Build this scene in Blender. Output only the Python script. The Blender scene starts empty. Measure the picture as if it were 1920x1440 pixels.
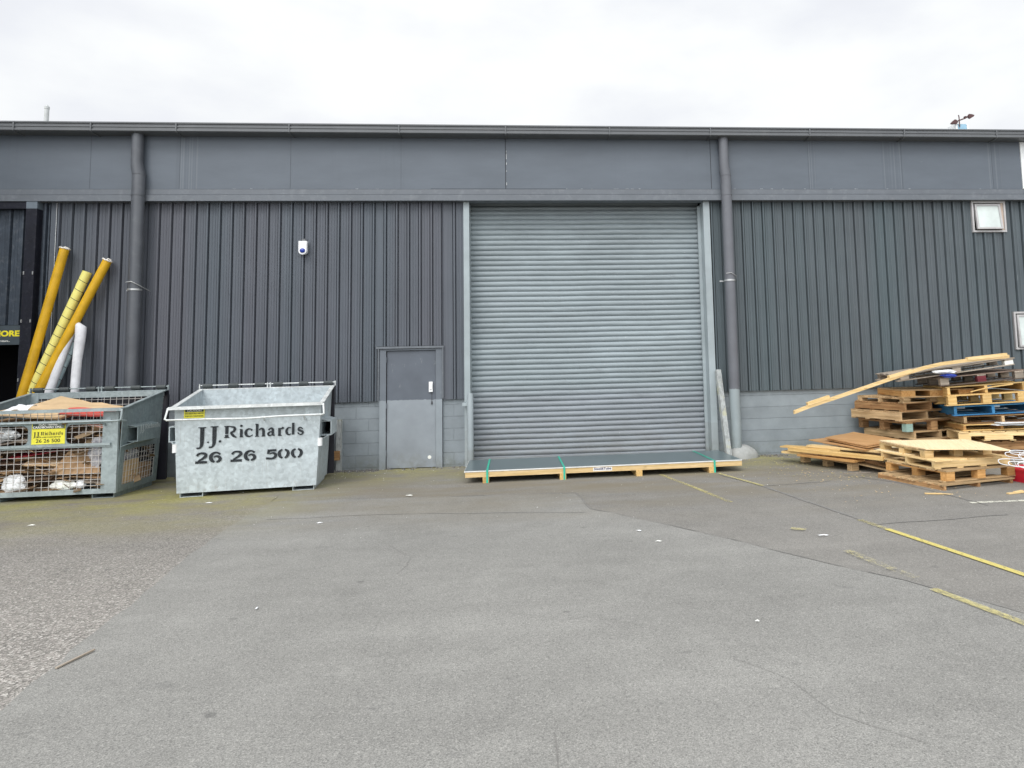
import bpy, bmesh, math, random
from mathutils import Vector, Matrix, Euler, noise as mnoise

random.seed(11)
S = bpy.context.scene
COL = S.collection
R = math.radians

# ------------------------------------------------------------------ materials
class NT:
    def __init__(s, name):
        s.m = bpy.data.materials.new(name); s.m.use_nodes = True
        s.t = s.m.node_tree; s.t.nodes.clear()
        s.out = s.n('ShaderNodeOutputMaterial')
        s.b = s.n('ShaderNodeBsdfPrincipled')
        s.l(s.b.outputs[0], s.out.inputs[0])
        s._tc = None
    def n(s, typ, **kw):
        x = s.t.nodes.new(typ)
        for k, v in kw.items(): setattr(x, k, v)
        return x
    def l(s, a, b): s.t.links.new(a, b)
    def setv(s, node, name, v):
        node.inputs[name].default_value = v
    def obj(s):
        if s._tc is None: s._tc = s.n('ShaderNodeTexCoord')
        return s._tc.outputs['Object']
    def attr(s, name, out='Vector'):
        a = s.n('ShaderNodeAttribute', attribute_name=name); return a.outputs[out]
    def mapv(s, vec, scale=(1, 1, 1), loc=(0, 0, 0)):
        m = s.n('ShaderNodeMapping'); s.l(vec, m.inputs[0])
        m.inputs['Scale'].default_value = scale; m.inputs['Location'].default_value = loc
        return m.outputs[0]
    def noise(s, vec, scale, detail=4, rough=.55):
        x = s.n('ShaderNodeTexNoise'); s.l(vec, x.inputs['Vector'])
        x.inputs['Scale'].default_value = scale; x.inputs['Detail'].default_value = detail
        x.inputs['Roughness'].default_value = rough
        return x.outputs['Fac']
    def voro(s, vec, scale, feature='F1', out='Distance'):
        x = s.n('ShaderNodeTexVoronoi', feature=feature); s.l(vec, x.inputs['Vector'])
        x.inputs['Scale'].default_value = scale
        return x.outputs[out]
    def ramp(s, fac, a, b, va=0., vb=1.):
        x = s.n('ShaderNodeMapRange'); x.clamp = True
        s.l(fac, x.inputs['Value'])
        for k, v in zip(('From Min', 'From Max', 'To Min', 'To Max'), (a, b, va, vb)): x.inputs[k].default_value = v
        return x.outputs[0]
    def math(s, op, a, b=None):
        x = s.n('ShaderNodeMath', operation=op)
        for i, v in enumerate((a, b)):
            if v is None: continue
            if isinstance(v, (int, float)): x.inputs[i].default_value = v
            else: s.l(v, x.inputs[i])
        return x.outputs[0]
    def mix(s, fac, a, b, blend='MIX'):
        x = s.n('ShaderNodeMix', data_type='RGBA', blend_type=blend)
        if isinstance(fac, (int, float)): x.inputs[0].default_value = fac
        else: s.l(fac, x.inputs[0])
        for i, v in ((6, a), (7, b)):
            if isinstance(v, (tuple, list)): x.inputs[i].default_value = (*v[:3], 1)
            else: s.l(v, x.inputs[i])
        return x.outputs[2]
    def scale(s, col, fac):
        x = s.n('ShaderNodeVectorMath', operation='SCALE')
        if isinstance(col, (tuple, list)): x.inputs[0].default_value = col[:3]
        else: s.l(col, x.inputs[0])
        if isinstance(fac, (int, float)): x.inputs['Scale'].default_value = fac
        else: s.l(fac, x.inputs['Scale'])
        return x.outputs[0]
    def sep(s, vec):
        x = s.n('ShaderNodeSeparateXYZ'); s.l(vec, x.inputs[0]); return x.outputs
    def bump(s, h, strength=.3, dist=.01):
        x = s.n('ShaderNodeBump'); s.l(h, x.inputs['Height'])
        x.inputs['Strength'].default_value = strength; x.inputs['Distance'].default_value = dist
        s.l(x.outputs[0], s.b.inputs['Normal'])
    def base(s, c):
        if isinstance(c, (tuple, list)): s.b.inputs['Base Color'].default_value = (*c[:3], 1)
        else: s.l(c, s.b.inputs['Base Color'])
    def fin(s, rough=.6, metal=0., spec=.5):
        if isinstance(rough, (int, float)): s.b.inputs['Roughness'].default_value = rough
        else: s.l(rough, s.b.inputs['Roughness'])
        s.b.inputs['Metallic'].default_value = metal
        s.b.inputs['Specular IOR Level'].default_value = spec
        return s.m

def m_plain(name, c, rough=.6, metal=0., var=.12, sc=6., spec=.5, dirt=.0, dirtc=(.05, .045, .035), bump=0.):
    n = NT(name); o = n.obj()
    f = n.noise(o, sc, 5)
    col = n.scale(c, n.ramp(f, .25, .75, 1 - var, 1 + var))
    if dirt > 0:
        d = n.ramp(n.noise(o, sc * 2.3, 6, .65), .52, .75, 0, dirt)
        col = n.mix(d, col, dirtc)
    n.base(col)
    if bump: n.bump(n.noise(o, sc * 8, 4), bump, .004)
    return n.fin(rough, metal, spec)

def m_wood(name, c1, c2, rough=.75, dirt=.25, dirtc=(.10, .085, .065), grain=1.):
    n = NT(name); g = n.attr('gco')
    v = n.mapv(g, (1.6, 38, 38))
    f = n.noise(v, 1.0, 5, .6)
    col = n.mix(n.ramp(f, .32, .68), c1, c2)
    v2 = n.mapv(g, (9, 160, 160))
    f2 = n.noise(v2, 1.0, 2)
    col = n.scale(col, n.ramp(f2, .3, .7, 1 - .16 * grain, 1 + .12 * grain))
    # knots
    k = n.voro(n.mapv(g, (3.2, 11, 11)), 1.0)
    col = n.mix(n.ramp(k, .06, .13, .55, 0), col, (c1[0] * .35, c1[1] * .28, c1[2] * .22))
    d = n.ramp(n.noise(n.mapv(g, (3, 7, 7)), 1.0, 6, .65), .5, .78, 0, dirt)
    col = n.mix(d, col, dirtc)
    col = n.scale(col, n.attr('tone', 'Fac'))
    n.base(col); n.bump(f2, .25, .003)
    return n.fin(rough, 0, .25)

def m_cladding(name, c, x0, zdirt=True):
    n = NT(name); o = n.obj()
    px = n.noise(n.mapv(o, (.9, .9, .02)), 1.0, 2)           # slow hue drift from sheet to sheet
    col = n.mix(n.ramp(px, .38, .62), c, (c[0] * .93, c[1] * 1.03, c[2] * 1.03))
    st = n.noise(n.mapv(o, (26, 26, .35)), 1.0, 4, .6)        # rain streaks
    col = n.scale(col, n.ramp(st, .3, .7, .88, 1.10))
    pt = n.noise(o, 1.1, 5, .6)
    col = n.scale(col, n.ramp(pt, .3, .7, .92, 1.07))
    sp = n.ramp(n.noise(n.mapv(o, (9, 9, 3.2)), 1.0, 7, .72), .655, .76, 0, .30)   # chalky scuffs
    col = n.mix(sp, col, (.34, .36, .38))
    n.base(col)
    n.bump(n.noise(n.mapv(o, (7, 7, 1.1)), 1.0, 2), .08, .01)
    return n.fin(n.ramp(pt, .3, .7, .42, .55), 0, .28)

def m_galv(name, c=(.52, .56, .56), metal=.25, streak=True):
    n = NT(name); o = n.obj()
    v = n.voro(o, 26, 'F1', 'Color'); r = n.sep(v)[0]
    f = n.noise(o, 5.5, 6, .65)
    col = n.scale(c, n.ramp(r, 0, 1, .88, 1.12))
    col = n.scale(col, n.ramp(f, .3, .72, .80, 1.13))
    if streak:
        st = n.noise(n.mapv(o, (34, 34, 1.2)), 1.0, 4)
        col = n.mix(n.ramp(st, .62, .75, 0, .28), col, (.66, .68, .67))
        d = n.ramp(n.noise(o, 2.4, 5, .6), .55, .8, 0, .45)
        col = n.mix(d, col, (.24, .26, .26))
        z_ = n.sep(o)[2]
        dr = n.math('MULTIPLY', n.ramp(n.noise(n.mapv(o, (42, 42, .8), (3, 1, 0)), 1.0, 3), .62, .70), n.ramp(n.noise(o, 1.6, 3), .45, .6))
        col = n.mix(n.math('MULTIPLY', dr, .5), col, (.30, .29, .27))
        ru = n.math('MULTIPLY', n.ramp(z_, .06, .22, 1, 0), n.ramp(n.noise(o, 14, 6, .7), .54, .66))
        col = n.mix(n.math('MULTIPLY', ru, .45), col, (.22, .17, .12))
        sc_ = n.ramp(n.noise(n.mapv(o, (4, 4, 40)), 1.0, 6, .7), .66, .74, 0, .35)
        col = n.mix(sc_, col, (.70, .73, .74))
    n.base(col); n.bump(f, .12, .01)
    return n.fin(n.ramp(f, .3, .7, .38, .58), metal, .5)

def m_two_tone(name, top, bot, zsplit):
    n = NT(name); o = n.obj(); z = n.sep(o)[2]
    w = n.math('ADD', z, n.ramp(n.noise(o, 14, 2), .3, .7, -.008, .008))
    k = n.ramp(w, zsplit - .004, zsplit + .004)
    f = n.noise(o, 2.2, 6, .6)
    col = n.mix(k, bot, top)
    col = n.scale(col, n.ramp(f, .3, .7, .88, 1.1))
    d = n.ramp(n.noise(n.mapv(o, (9, 9, 5)), 1.0, 7, .7), .62, .74, 0, .35)
    col = n.mix(d, col, (.36, .38, .38))
    low = n.math('MULTIPLY', n.ramp(z, .0, .35, 1, 0), n.ramp(n.noise(o, 7, 5), .4, .65))
    col = n.mix(n.math('MULTIPLY', low, .55), col, (.15, .145, .12))
    n.base(col); n.bump(n.noise(o, 30, 3), .06, .004)
    return n.fin(.5, 0, .4)

CLAD = (.104, .110, .130)
CLAD_R = (.096, .112, .124)
M = {}
M['clad'] = m_cladding('cladding_paint', CLAD, 0)
M['clad_r'] = m_cladding('cladding_paint_right', CLAD_R, 0)
M['clad_dark'] = m_plain('black_unit_cladding', (.050, .064, .084), .42, 0, .25, 5, .5, .25, (.30, .32, .34))
M['black_paint'] = m_plain('black_gloss_paint', (.011, .012, .020), .38, 0, .3, 9, .45, .10, (.25, .26, .28))
M['pillar_top'] = m_plain('grey_patch_paint', (.13, .16, .19), .5)
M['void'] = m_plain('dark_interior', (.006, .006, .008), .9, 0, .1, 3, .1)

def fascia_mat():
    n = NT('fascia_paint'); o = n.obj()
    c = (.112, .132, .158)
    f = n.noise(n.mapv(o, (.8, .8, 2.5)), 1.0, 6, .62)
    col = n.scale(c, n.ramp(f, .3, .7, .90, 1.08))
    st = n.noise(n.mapv(o, (16, 16, .5)), 1.0, 5, .6)
    reg = n.ramp(n.noise(n.mapv(o, (1.1, 1.1, .1)), 1.0, 2), .56, .66)      # only some bays are streaked
    col = n.mix(n.math('MULTIPLY', n.ramp(st, .5, .66), n.math('MULTIPLY', reg, .18)), col, (.085, .10, .118))
    X_ = n.sep(o)[0]; wv = n.noise(n.mapv(o, (30, 1, .05)), 1.0, 1)
    for cx_, hw in ((-5.72, .16), (6.52, .20), (5.0, .07), (8.5, .12)):
        mk = n.math('MULTIPLY', n.ramp(X_, cx_ - hw - .02, cx_ - hw), n.ramp(X_, cx_ + hw, cx_ + hw + .02, 1, 0))
        col = n.mix(n.math('MULTIPLY', mk, n.ramp(wv, .46, .54, 0, .30)), col, (.085, .10, .12))
        col = n.mix(n.math('MULTIPLY', mk, n.ramp(wv, .40, .46, .16, 0)), col, (.26, .28, .30))
    sp = n.ramp(n.noise(n.mapv(o, (6, 6, 14)), 1.0, 7, .72), .68, .78, 0, .25)
    col = n.mix(sp, col, (.40, .42, .43))
    n.base(col)
    n.bump(n.noise(n.mapv(o, (2, 2, 9)), 1.0, 3), .12, .012)
    return n.fin(.48, 0, .4)
M['fascia'] = fascia_mat()
M['trim'] = m_plain('trim_paint', (.128, .143, .163), .45, 0, .10, 3, .45, .18, (.40, .42, .43))
M['seam_and_shade'] = m_plain('joint_and_shade_line', (.080, .094, .112), .6)
M['galv_pale'] = m_plain('pale_galvanised', (.50, .54, .54), .5, .1)
M['gutter'] = m_plain('gutter_paint', (.112, .119, .127), .38, 0, .08, 2, .5, .10, (.30, .31, .31))
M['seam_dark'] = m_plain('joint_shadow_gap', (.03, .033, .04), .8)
M['seam_white'] = m_plain('flaking_sealant', (.55, .57, .58), .8, 0, .3, 60)
M['pipe'] = m_two_tone('downpipe_paint', (.135, .142, .16), (.28, .325, .34), 1.17)
M['pipe_dark'] = m_plain('downpipe_dark_paint', (.088, .096, .110), .42, 0, .14, 3, .5, .15, (.28, .29, .30))
M['steel_strap'] = m_plain('galvanised_strap', (.50, .51, .51), .35, .6)
M['door'] = m_two_tone('door_paint', (.108, .124, .150), (.262, .292, .322), 1.128)
M['frame'] = m_two_tone('door_frame_paint', (.140, .160, .186), (.258, .292, .320), 1.128)
M['white_plastic'] = m_plain('white_plastic', (.80, .81, .82), .35)
M['blue_plastic'] = m_plain('blue_lens', (.012, .04, .30), .15, 0, .1, 6, .6)
M['hole'] = m_plain('keyhole_grime', (.035, .035, .04), .8)
M['jamb'] = m_two_tone('jamb_paint', (.335, .385, .405), (.31, .35, .365), .6)

def roller_mat():
    n = NT('roller_slat_paint'); o = n.obj()
    f = n.noise(n.mapv(o, (.5, .5, 1.2)), 1.0, 6, .65)
    z = n.sep(o)[2]
    c = n.mix(n.ramp(z, 1.05, 1.35), (.262, .290, .318), (.285, .330, .352))
    col = n.scale(c, n.ramp(f, .3, .7, .84, 1.12))
    st = n.noise(n.mapv(o, (2.2, 2.2, 22)), 1.0, 4, .6)
    col = n.scale(col, n.ramp(st, .3, .7, .92, 1.08))
    low = n.math('MULTIPLY', n.ramp(z, .1, .9, 1, 0), n.ramp(n.noise(n.mapv(o, (2.5, 2.5, 5)), 1.0, 6, .7), .40, .62))
    col = n.mix(n.math('MULTIPLY', low, .35), col, (.20, .19, .19))
    sm = n.ramp(n.noise(n.mapv(o, (1.3, 1.3, 8)), 1.0, 6, .7), .60, .72, 0, .55)
    col = n.mix(sm, col, (.17, .185, .20))
    ch = n.ramp(n.noise(o, 30, 2), .73, .77, 0, .8)
    col = n.mix(ch, col, (.55, .57, .58))
    n.base(col)
    return n.fin(n.ramp(f, .3, .7, .50, .65), 0, .35)
M['roller'] = roller_mat()

def block_mat():
    n = NT('painted_blockwork'); o = n.obj()
    x = n.sep(o)
    cv = n.n('ShaderNodeCombineXYZ'); n.l(x[0], cv.inputs[0]); n.l(n.math('ADD', x[2], -.034), cv.inputs[1])
    br = n.n('ShaderNodeTexBrick'); n.l(cv.outputs[0], br.inputs['Vector'])
    n.l(n.ramp(x[0], 3.0, 3.01, .4, 60.), br.inputs['Brick Width'])
    br.offset = .5; br.squash = 1
    for k, v in (('Scale', 1.), ('Mortar Size', .005), ('Mortar Smooth', .35), ('Bias', 0.), ('Row Height', .2)): br.inputs[k].default_value = v
    br.inputs['Color1'].default_value = (.92, .92, .92, 1); br.inputs['Color2'].default_value = (1.04, 1.04, 1.04, 1); br.inputs['Mortar'].default_value = (.85, .85, .85, 1)
    f = n.noise(o, 3, 7, .65)
    c = n.mix(n.ramp(x[0], 2.5, 4.5), (.248, .282, .308), (.245, .280, .300))
    col = n.scale(c, n.ramp(f, .3, .7, .86, 1.1))
    col = n.mix(.8, col, br.outputs['Color'], 'MULTIPLY')
    low = n.math('MULTIPLY', n.ramp(x[2], .0, .30, 1, 0), n.ramp(n.noise(o, 5, 6, .7), .38, .62))
    col = n.mix(n.math('MULTIPLY', low, .7), col, (.14, .15, .12))
    ch = n.ramp(n.noise(o, 22, 3), .70, .76, 0, .5)
    col = n.mix(ch, col, (.45, .47, .47))
    n.base(col)
    h = n.math('ADD', n.math('MULTIPLY', br.outputs['Fac'], -1.), n.math('MULTIPLY', n.noise(o, 45, 4), .25))
    n.bump(h, .8, .009)
    return n.fin(.62, 0, .35)
M['block'] = block_mat()
M['glass'] = m_plain('pale_window_glass', (.56, .62, .60), .12, 0, .2, 2.5, .6)
M['alu'] = m_plain('aluminium_frame', (.46, .45, .45), .45, .2)
M['reveal'] = m_plain('raw_timber_reveal', (.50, .40, .33), .7)
M['white_paint'] = m_plain('white_wall_paint', (.80, .82, .82), .6)
M['flue'] = m_plain('pale_flue_metal', (.50, .52, .52), .6, .0)
M['rust'] = m_plain('rusty_iron', (.09, .045, .045), .8, 0, .4, 18)
M['paleblue'] = m_plain('pale_blue_plastic', (.30, .50, .64), .5)
M['conc'] = m_plain('weathered_concrete', (.36, .37, .36), .85, 0, .2, 8, .3, .3, (.16, .16, .13), .4)
M['bollard'] = m_two_tone('bollard_paint', (.285, .325, .345), (.26, .29, .30), .3)
def flaky():
    n = NT('flaking_white_paint'); o = n.obj()
    f = n.noise(n.mapv(o, (28, 28, 9)), 1.0, 6, .7)
    col = n.mix(n.ramp(f, .42, .52), (.28, .295, .295), (.40, .425, .425))
    y = n.ramp(n.noise(o, 6, 3), .55, .68, 0, .5); col = n.mix(y, col, (.46, .45, .25))
    n.base(col); n.bump(f, .4, .004); return n.fin(.8, 0, .2)
M['flaky'] = flaky()

M['galv'] = m_galv('galvanised_sheet', (.475, .535, .56), .10)
M['galv_rim'] = m_galv('galvanised_rim', (.66, .69, .685), .12, False)
M['galv_dull'] = m_galv('galvanised_dull', (.235, .29, .30), .1)
M['galv_dull_rim'] = m_galv('galvanised_dull_rim', (.32, .375, .385), .1, False)
M['mesh'] = m_plain('mesh_wire', (.58, .56, .54), .5, .2)
M['lid'] = m_plain('black_lid_plastic', (.010, .010, .017), .45, 0, .2, 8)
M['sleeve'] = m_plain('hinge_sleeve_rubber', (.055, .065, .068), .6)
def ink():
    n = NT('stencil_ink'); o = n.obj()
    f = n.noise(o, 60, 5, .7); tr = n.n('ShaderNodeBsdfTransparent'); mx = n.n('ShaderNodeMixShader')
    n.l(n.ramp(f, .30, .44), mx.inputs[0]); n.l(tr.outputs[0], mx.inputs[1]); n.l(n.b.outputs[0], mx.inputs[2]); n.l(mx.outputs[0], n.out.inputs[0])
    n.base(n.scale((.024, .028, .032), n.ramp(f, .3, .7, .6, 1.8))); return n.fin(.8, 0, .3)
M['stencil'] = ink()
M['sign_yellow'] = m_plain('sign_yellow', (.82, .76, .06), .5)
M['sign_black'] = m_plain('sign_black', (.025, .045, .04), .5)
M['sign_white'] = m_plain('sign_white', (.82, .83, .78), .5)
M['sign_grey'] = m_plain('sign_board_grey', (.060, .078, .092), .5)
M['letter_yellow'] = m_plain('letter_yellow', (.85, .74, .03), .5)

M['tube_yellow'] = m_plain('ochre_tube', (.62, .36, .012), .5, 0, .18, 5, .4, .22, (.34, .19, .02), .25)
M['tube_pale'] = m_plain('pale_yellow_wrap', (.80, .74, .22), .5, 0, .08, 4)
M['band'] = m_plain('dark_band', (.05, .05, .04), .6)
M['tube_white'] = m_plain('white_fabric', (.70, .71, .74), .8, 0, .16, 9, .3, .2, (.40, .40, .42), .8)
M['tube_pink'] = m_plain('white_paper_lip', (.80, .77, .72), .8)
M['tube_blue'] = m_plain('pale_blue_wrap', (.55, .70, .74), .6)

M['card'] = m_plain('brown_cardboard', (.36, .235, .135), .85, 0, .22, 5, .2, .25, (.15, .10, .06))
M['card_l'] = m_plain('tan_cardboard', (.62, .45, .27), .85, 0, .15, 4, .2, .12, (.35, .24, .14))
M['card_d'] = m_plain('damp_cardboard', (.19, .125, .085), .9, 0, .28, 5, .2)
M['card_g'] = m_plain('greyed_cardboard', (.30, .255, .21), .9, 0, .22, 5, .2)
M['card_red'] = m_plain('red_printed_card', (.62, .085, .065), .6, 0, .12, 4)
M['card_dred'] = m_plain('dark_red_card', (.26, .018, .03), .55, 0, .2, 5)
M['card_pink'] = m_plain('pink_card', (.72, .36, .28), .7, 0, .12, 4)
M['paper'] = m_plain('white_paper', (.78, .80, .82), .8, 0, .1, 9)
def poly():
    n = NT('clear_plastic_film'); o = n.obj()
    f = n.noise(o, 11, 5, .6)
    n.base(n.mix(n.ramp(f, .35, .65), (.34, .34, .38), (.62, .63, .66)))
    n.b.inputs['Alpha'].default_value = .75
    n.bump(f, .6, .02); return n.fin(.25, 0, .6)
M['film'] = poly()
M['silver'] = m_plain('silver_film', (.42, .44, .45), .3, .3, .35, 16, .5, 0, (0, 0, 0), .8)

M['pine'] = m_wood('fresh_pine', (.64, .45, .20), (.80, .60, .33), .7, .10, (.32, .21, .10))
M['pine_y'] = m_wood('yellow_pine', (.56, .345, .115), (.74, .52, .23), .7, .3, (.24, .17, .10))
M['pine_o'] = m_wood('orange_pine', (.44, .215, .065), (.64, .38, .15), .7, .3, (.20, .12, .07))
M['wood_b'] = m_wood('brown_pallet_wood', (.215, .105, .043), (.52, .315, .15), .8, .38, (.09, .065, .045))
M['wood_t'] = m_wood('tan_pallet_wood', (.36, .23, .11), (.68, .49, .28), .8, .36, (.14, .10, .07))
M['wood_g'] = m_wood('weathered_pallet_wood', (.255, .21, .165), (.48, .42, .35), .85, .35, (.10, .088, .075))
M['wood_dk'] = m_wood('damp_pallet_wood', (.125, .09, .072), (.25, .19, .15), .85, .35, (.05, .04, .033))
M['blue'] = m_wood('blue_painted_wood', (.035, .17, .37), (.07, .27, .49), .6, .22, (.03, .08, .16))
M['mint'] = m_wood('mint_painted_wood', (.36, .55, .48), (.44, .62, .55), .7, .2, (.22, .25, .2))
M['ply'] = m_wood('orange_plywood', (.44, .235, .095), (.60, .36, .17), .6, .18, (.26, .15, .07), .6)
M['ply_l'] = m_wood('pale_plywood', (.80, .64, .38), (.88, .75, .50), .65, .10, (.5, .36, .18), .6)
M['wine'] = m_wood('wine_painted_wood', (.13, .02, .03), (.20, .04, .05), .7, .2)
M['red_plastic'] = m_plain('red_plastic', (.52, .018, .035), .4)
M['white_wire'] = m_plain('white_coated_wire', (.76, .77, .79), .35)
M['sheet'] = m_plain('grey_steel_sheet', (.125, .165, .178), .28, .15, .10, .8, .5)
M['sheet_edge'] = m_plain('white_sheet_edge', (.72, .72, .70), .5)
M['green'] = m_plain('green_strapping', (.03, .43, .30), .4)
M['sticker'] = m_plain('sticker_white', (.74, .72, .68), .6)
M['navy'] = m_plain('navy_print', (.03, .04, .13), .6)
M['litter'] = m_plain('leaf_litter', (.42, .38, .16), .9, 0, .4, 3)
M['stone'] = m_plain('gravel_stone', (.17, .165, .16), .9, 0, .5, 30)

# ------------------------------------------------------------------ ground materials
def asphalt(name, c, sp, kind):
    n = NT(name); o = n.obj(); xyz = n.sep(o)
    big = n.noise(o, .45, 5, .6)
    med = n.noise(o, 3.2, 6, .62)
    col = n.scale(c, n.ramp(big, .3, .7, .87, 1.10))
    col = n.scale(col, n.ramp(med, .3, .7, .93, 1.07))
    fine = n.noise(o, 150 if kind != 'old' else 110, 3, .75)
    col = n.scale(col, n.ramp(fine, .34, .66, 1 - sp, 1 + sp))
    # pale and dark aggregate showing through
    vs = 125 if kind != 'old' else 92
    v = n.sep(n.voro(o, vs, 'F1', 'Color'))
    if kind == 'old':
        pk_ = n.ramp(xyz[1], -4.6, -7.4, .5, 1.25)
        col = n.mix(n.math('MULTIPLY', n.ramp(v[0], .58, .80, 0, .50), pk_), col, (.46, .42, .39))
        col = n.mix(n.math('MULTIPLY', n.ramp(v[1], .78, .95, 0, .65), pk_), col, (.62, .59, .55))
        col = n.mix(n.ramp(v[2], .66, .95, 0, .65), col, (.075, .072, .068))
    else:
        col = n.mix(n.ramp(v[0], .78, .98, 0, .42), col, (.44, .43, .40))
        col = n.mix(n.ramp(v[2], .80, 1.0, 0, .42), col, (.08, .08, .078))
    # oil spots
    os_ = n.noise(n.mapv(o, (1.7, 3.2, 1)), 1.0, 4, .7)
    col = n.mix(n.ramp(os_, .64, .74, 0, .40), col, (.12, .12, .118))
    vd = n.voro(n.mapv(o, (1.1, 2.0, 1)), 1.0)
    ds = n.math('ADD', vd, n.ramp(n.noise(o, 13, 3), .3, .7, -.04, .05))
    col = n.mix(n.ramp(ds, .025, .05, .45, 0), col, (.085, .085, .083))
    ds2 = n.math('ADD', n.voro(n.mapv(o, (2.6, 3.4, 1), (.37, .11, 0)), 1.0), n.ramp(n.noise(o, 9, 3), .3, .7, -.10, .16))
    col = n.mix(n.ramp(ds2, .02, .06, .30, 0), col, (.10, .10, .097))
    tm = n.noise(n.mapv(o, (.35, 2.6, 1), (2.1, .4, 0)), 1.0, 6, .62)
    col = n.scale(col, n.ramp(tm, .36, .64, .95, 1.04))
    # browner, darker patches towards the wall
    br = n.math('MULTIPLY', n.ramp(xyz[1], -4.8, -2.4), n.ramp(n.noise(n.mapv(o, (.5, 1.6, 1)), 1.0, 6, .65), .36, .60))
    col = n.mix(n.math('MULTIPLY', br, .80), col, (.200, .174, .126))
    # moss near the bins and along the wall
    mo = n.noise(n.mapv(o, (1.1, 1.7, 1)), 1.0, 6, .68)
    mk = n.math('MULTIPLY', n.ramp(xyz[0], -2.3, -4.0), n.ramp(xyz[1], -4.6, -2.2))
    mk2 = n.math('MULTIPLY', n.ramp(xyz[1], -1.9, -.4), .8)
    mk = n.math('MAXIMUM', mk, mk2)
    mm = n.math('MULTIPLY', mk, n.ramp(mo, .36, .58))
    col = n.mix(n.math('MULTIPLY', mm, .72), col, n.mix(n.ramp(n.noise(o, 24, 4), .35, .65), (.245, .235, .060), (.37, .345, .130)))
    # pale dust and paint flecks
    du = n.ramp(n.noise(n.mapv(o, (5, 9, 5)), 1.0, 7, .75), .69, .77, 0, .45)
    du = n.math('MULTIPLY', du, n.ramp(xyz[1], -6.5, -2.5, .25, 1))
    col = n.mix(du, col, (.55, .54, .48))
    n.base(col)
    h = n.math('ADD', n.math('MULTIPLY', fine, .5), n.math('MULTIPLY', n.voro(o, vs), .8))
    n.bump(h, .55 if kind == 'old' else .35, .006 if kind != 'old' else .010)
    return n.fin(.9, 0, .25)
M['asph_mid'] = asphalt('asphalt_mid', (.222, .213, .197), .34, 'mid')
M['asph_new'] = asphalt('asphalt_smooth', (.254, .250, .235), .36, 'new')
M['asph_old'] = asphalt('asphalt_coarse', (.238, .226, .206), .46, 'old')
M['tar'] = m_plain('tar', (.200, .193, .182), .85, 0, .3, 30)
def worn(name, c, lo, hi, amax=1.):
    n = NT(name); o = n.obj()
    f = n.noise(n.mapv(o, (30, 18, 1)), 1.0, 7, .72)
    g = n.noise(n.mapv(o, (2, 1.2, 1)), 1.0, 3)
    s_ = n.math('ADD', f, n.ramp(g, .3, .7, -.10, .10))
    tr = n.n('ShaderNodeBsdfTransparent'); mx = n.n('ShaderNodeMixShader')
    n.l(n.ramp(s_, lo, hi, 0, amax), mx.inputs[0]); n.l(tr.outputs[0], mx.inputs[1]); n.l(n.b.outputs[0], mx.inputs[2])
    n.l(mx.outputs[0], n.out.inputs[0])
    n.base(n.scale(c, n.ramp(n.noise(o, 120, 3), .3, .7, .8, 1.15)))
    return n.fin(.8, 0, .3)
M['line_y'] = worn('worn_yellow_paint', (.62, .53, .17), .26, .46, .95)
M['line_ym'] = worn('half_worn_yellow_paint', (.56, .50, .23), .34, .60, .8)
M['line_yw'] = worn('very_worn_yellow_paint', (.50, .45, .24), .44, .64, .7)
M['line_w'] = worn('worn_white_paint', (.66, .65, .56), .36, .46)

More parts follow.
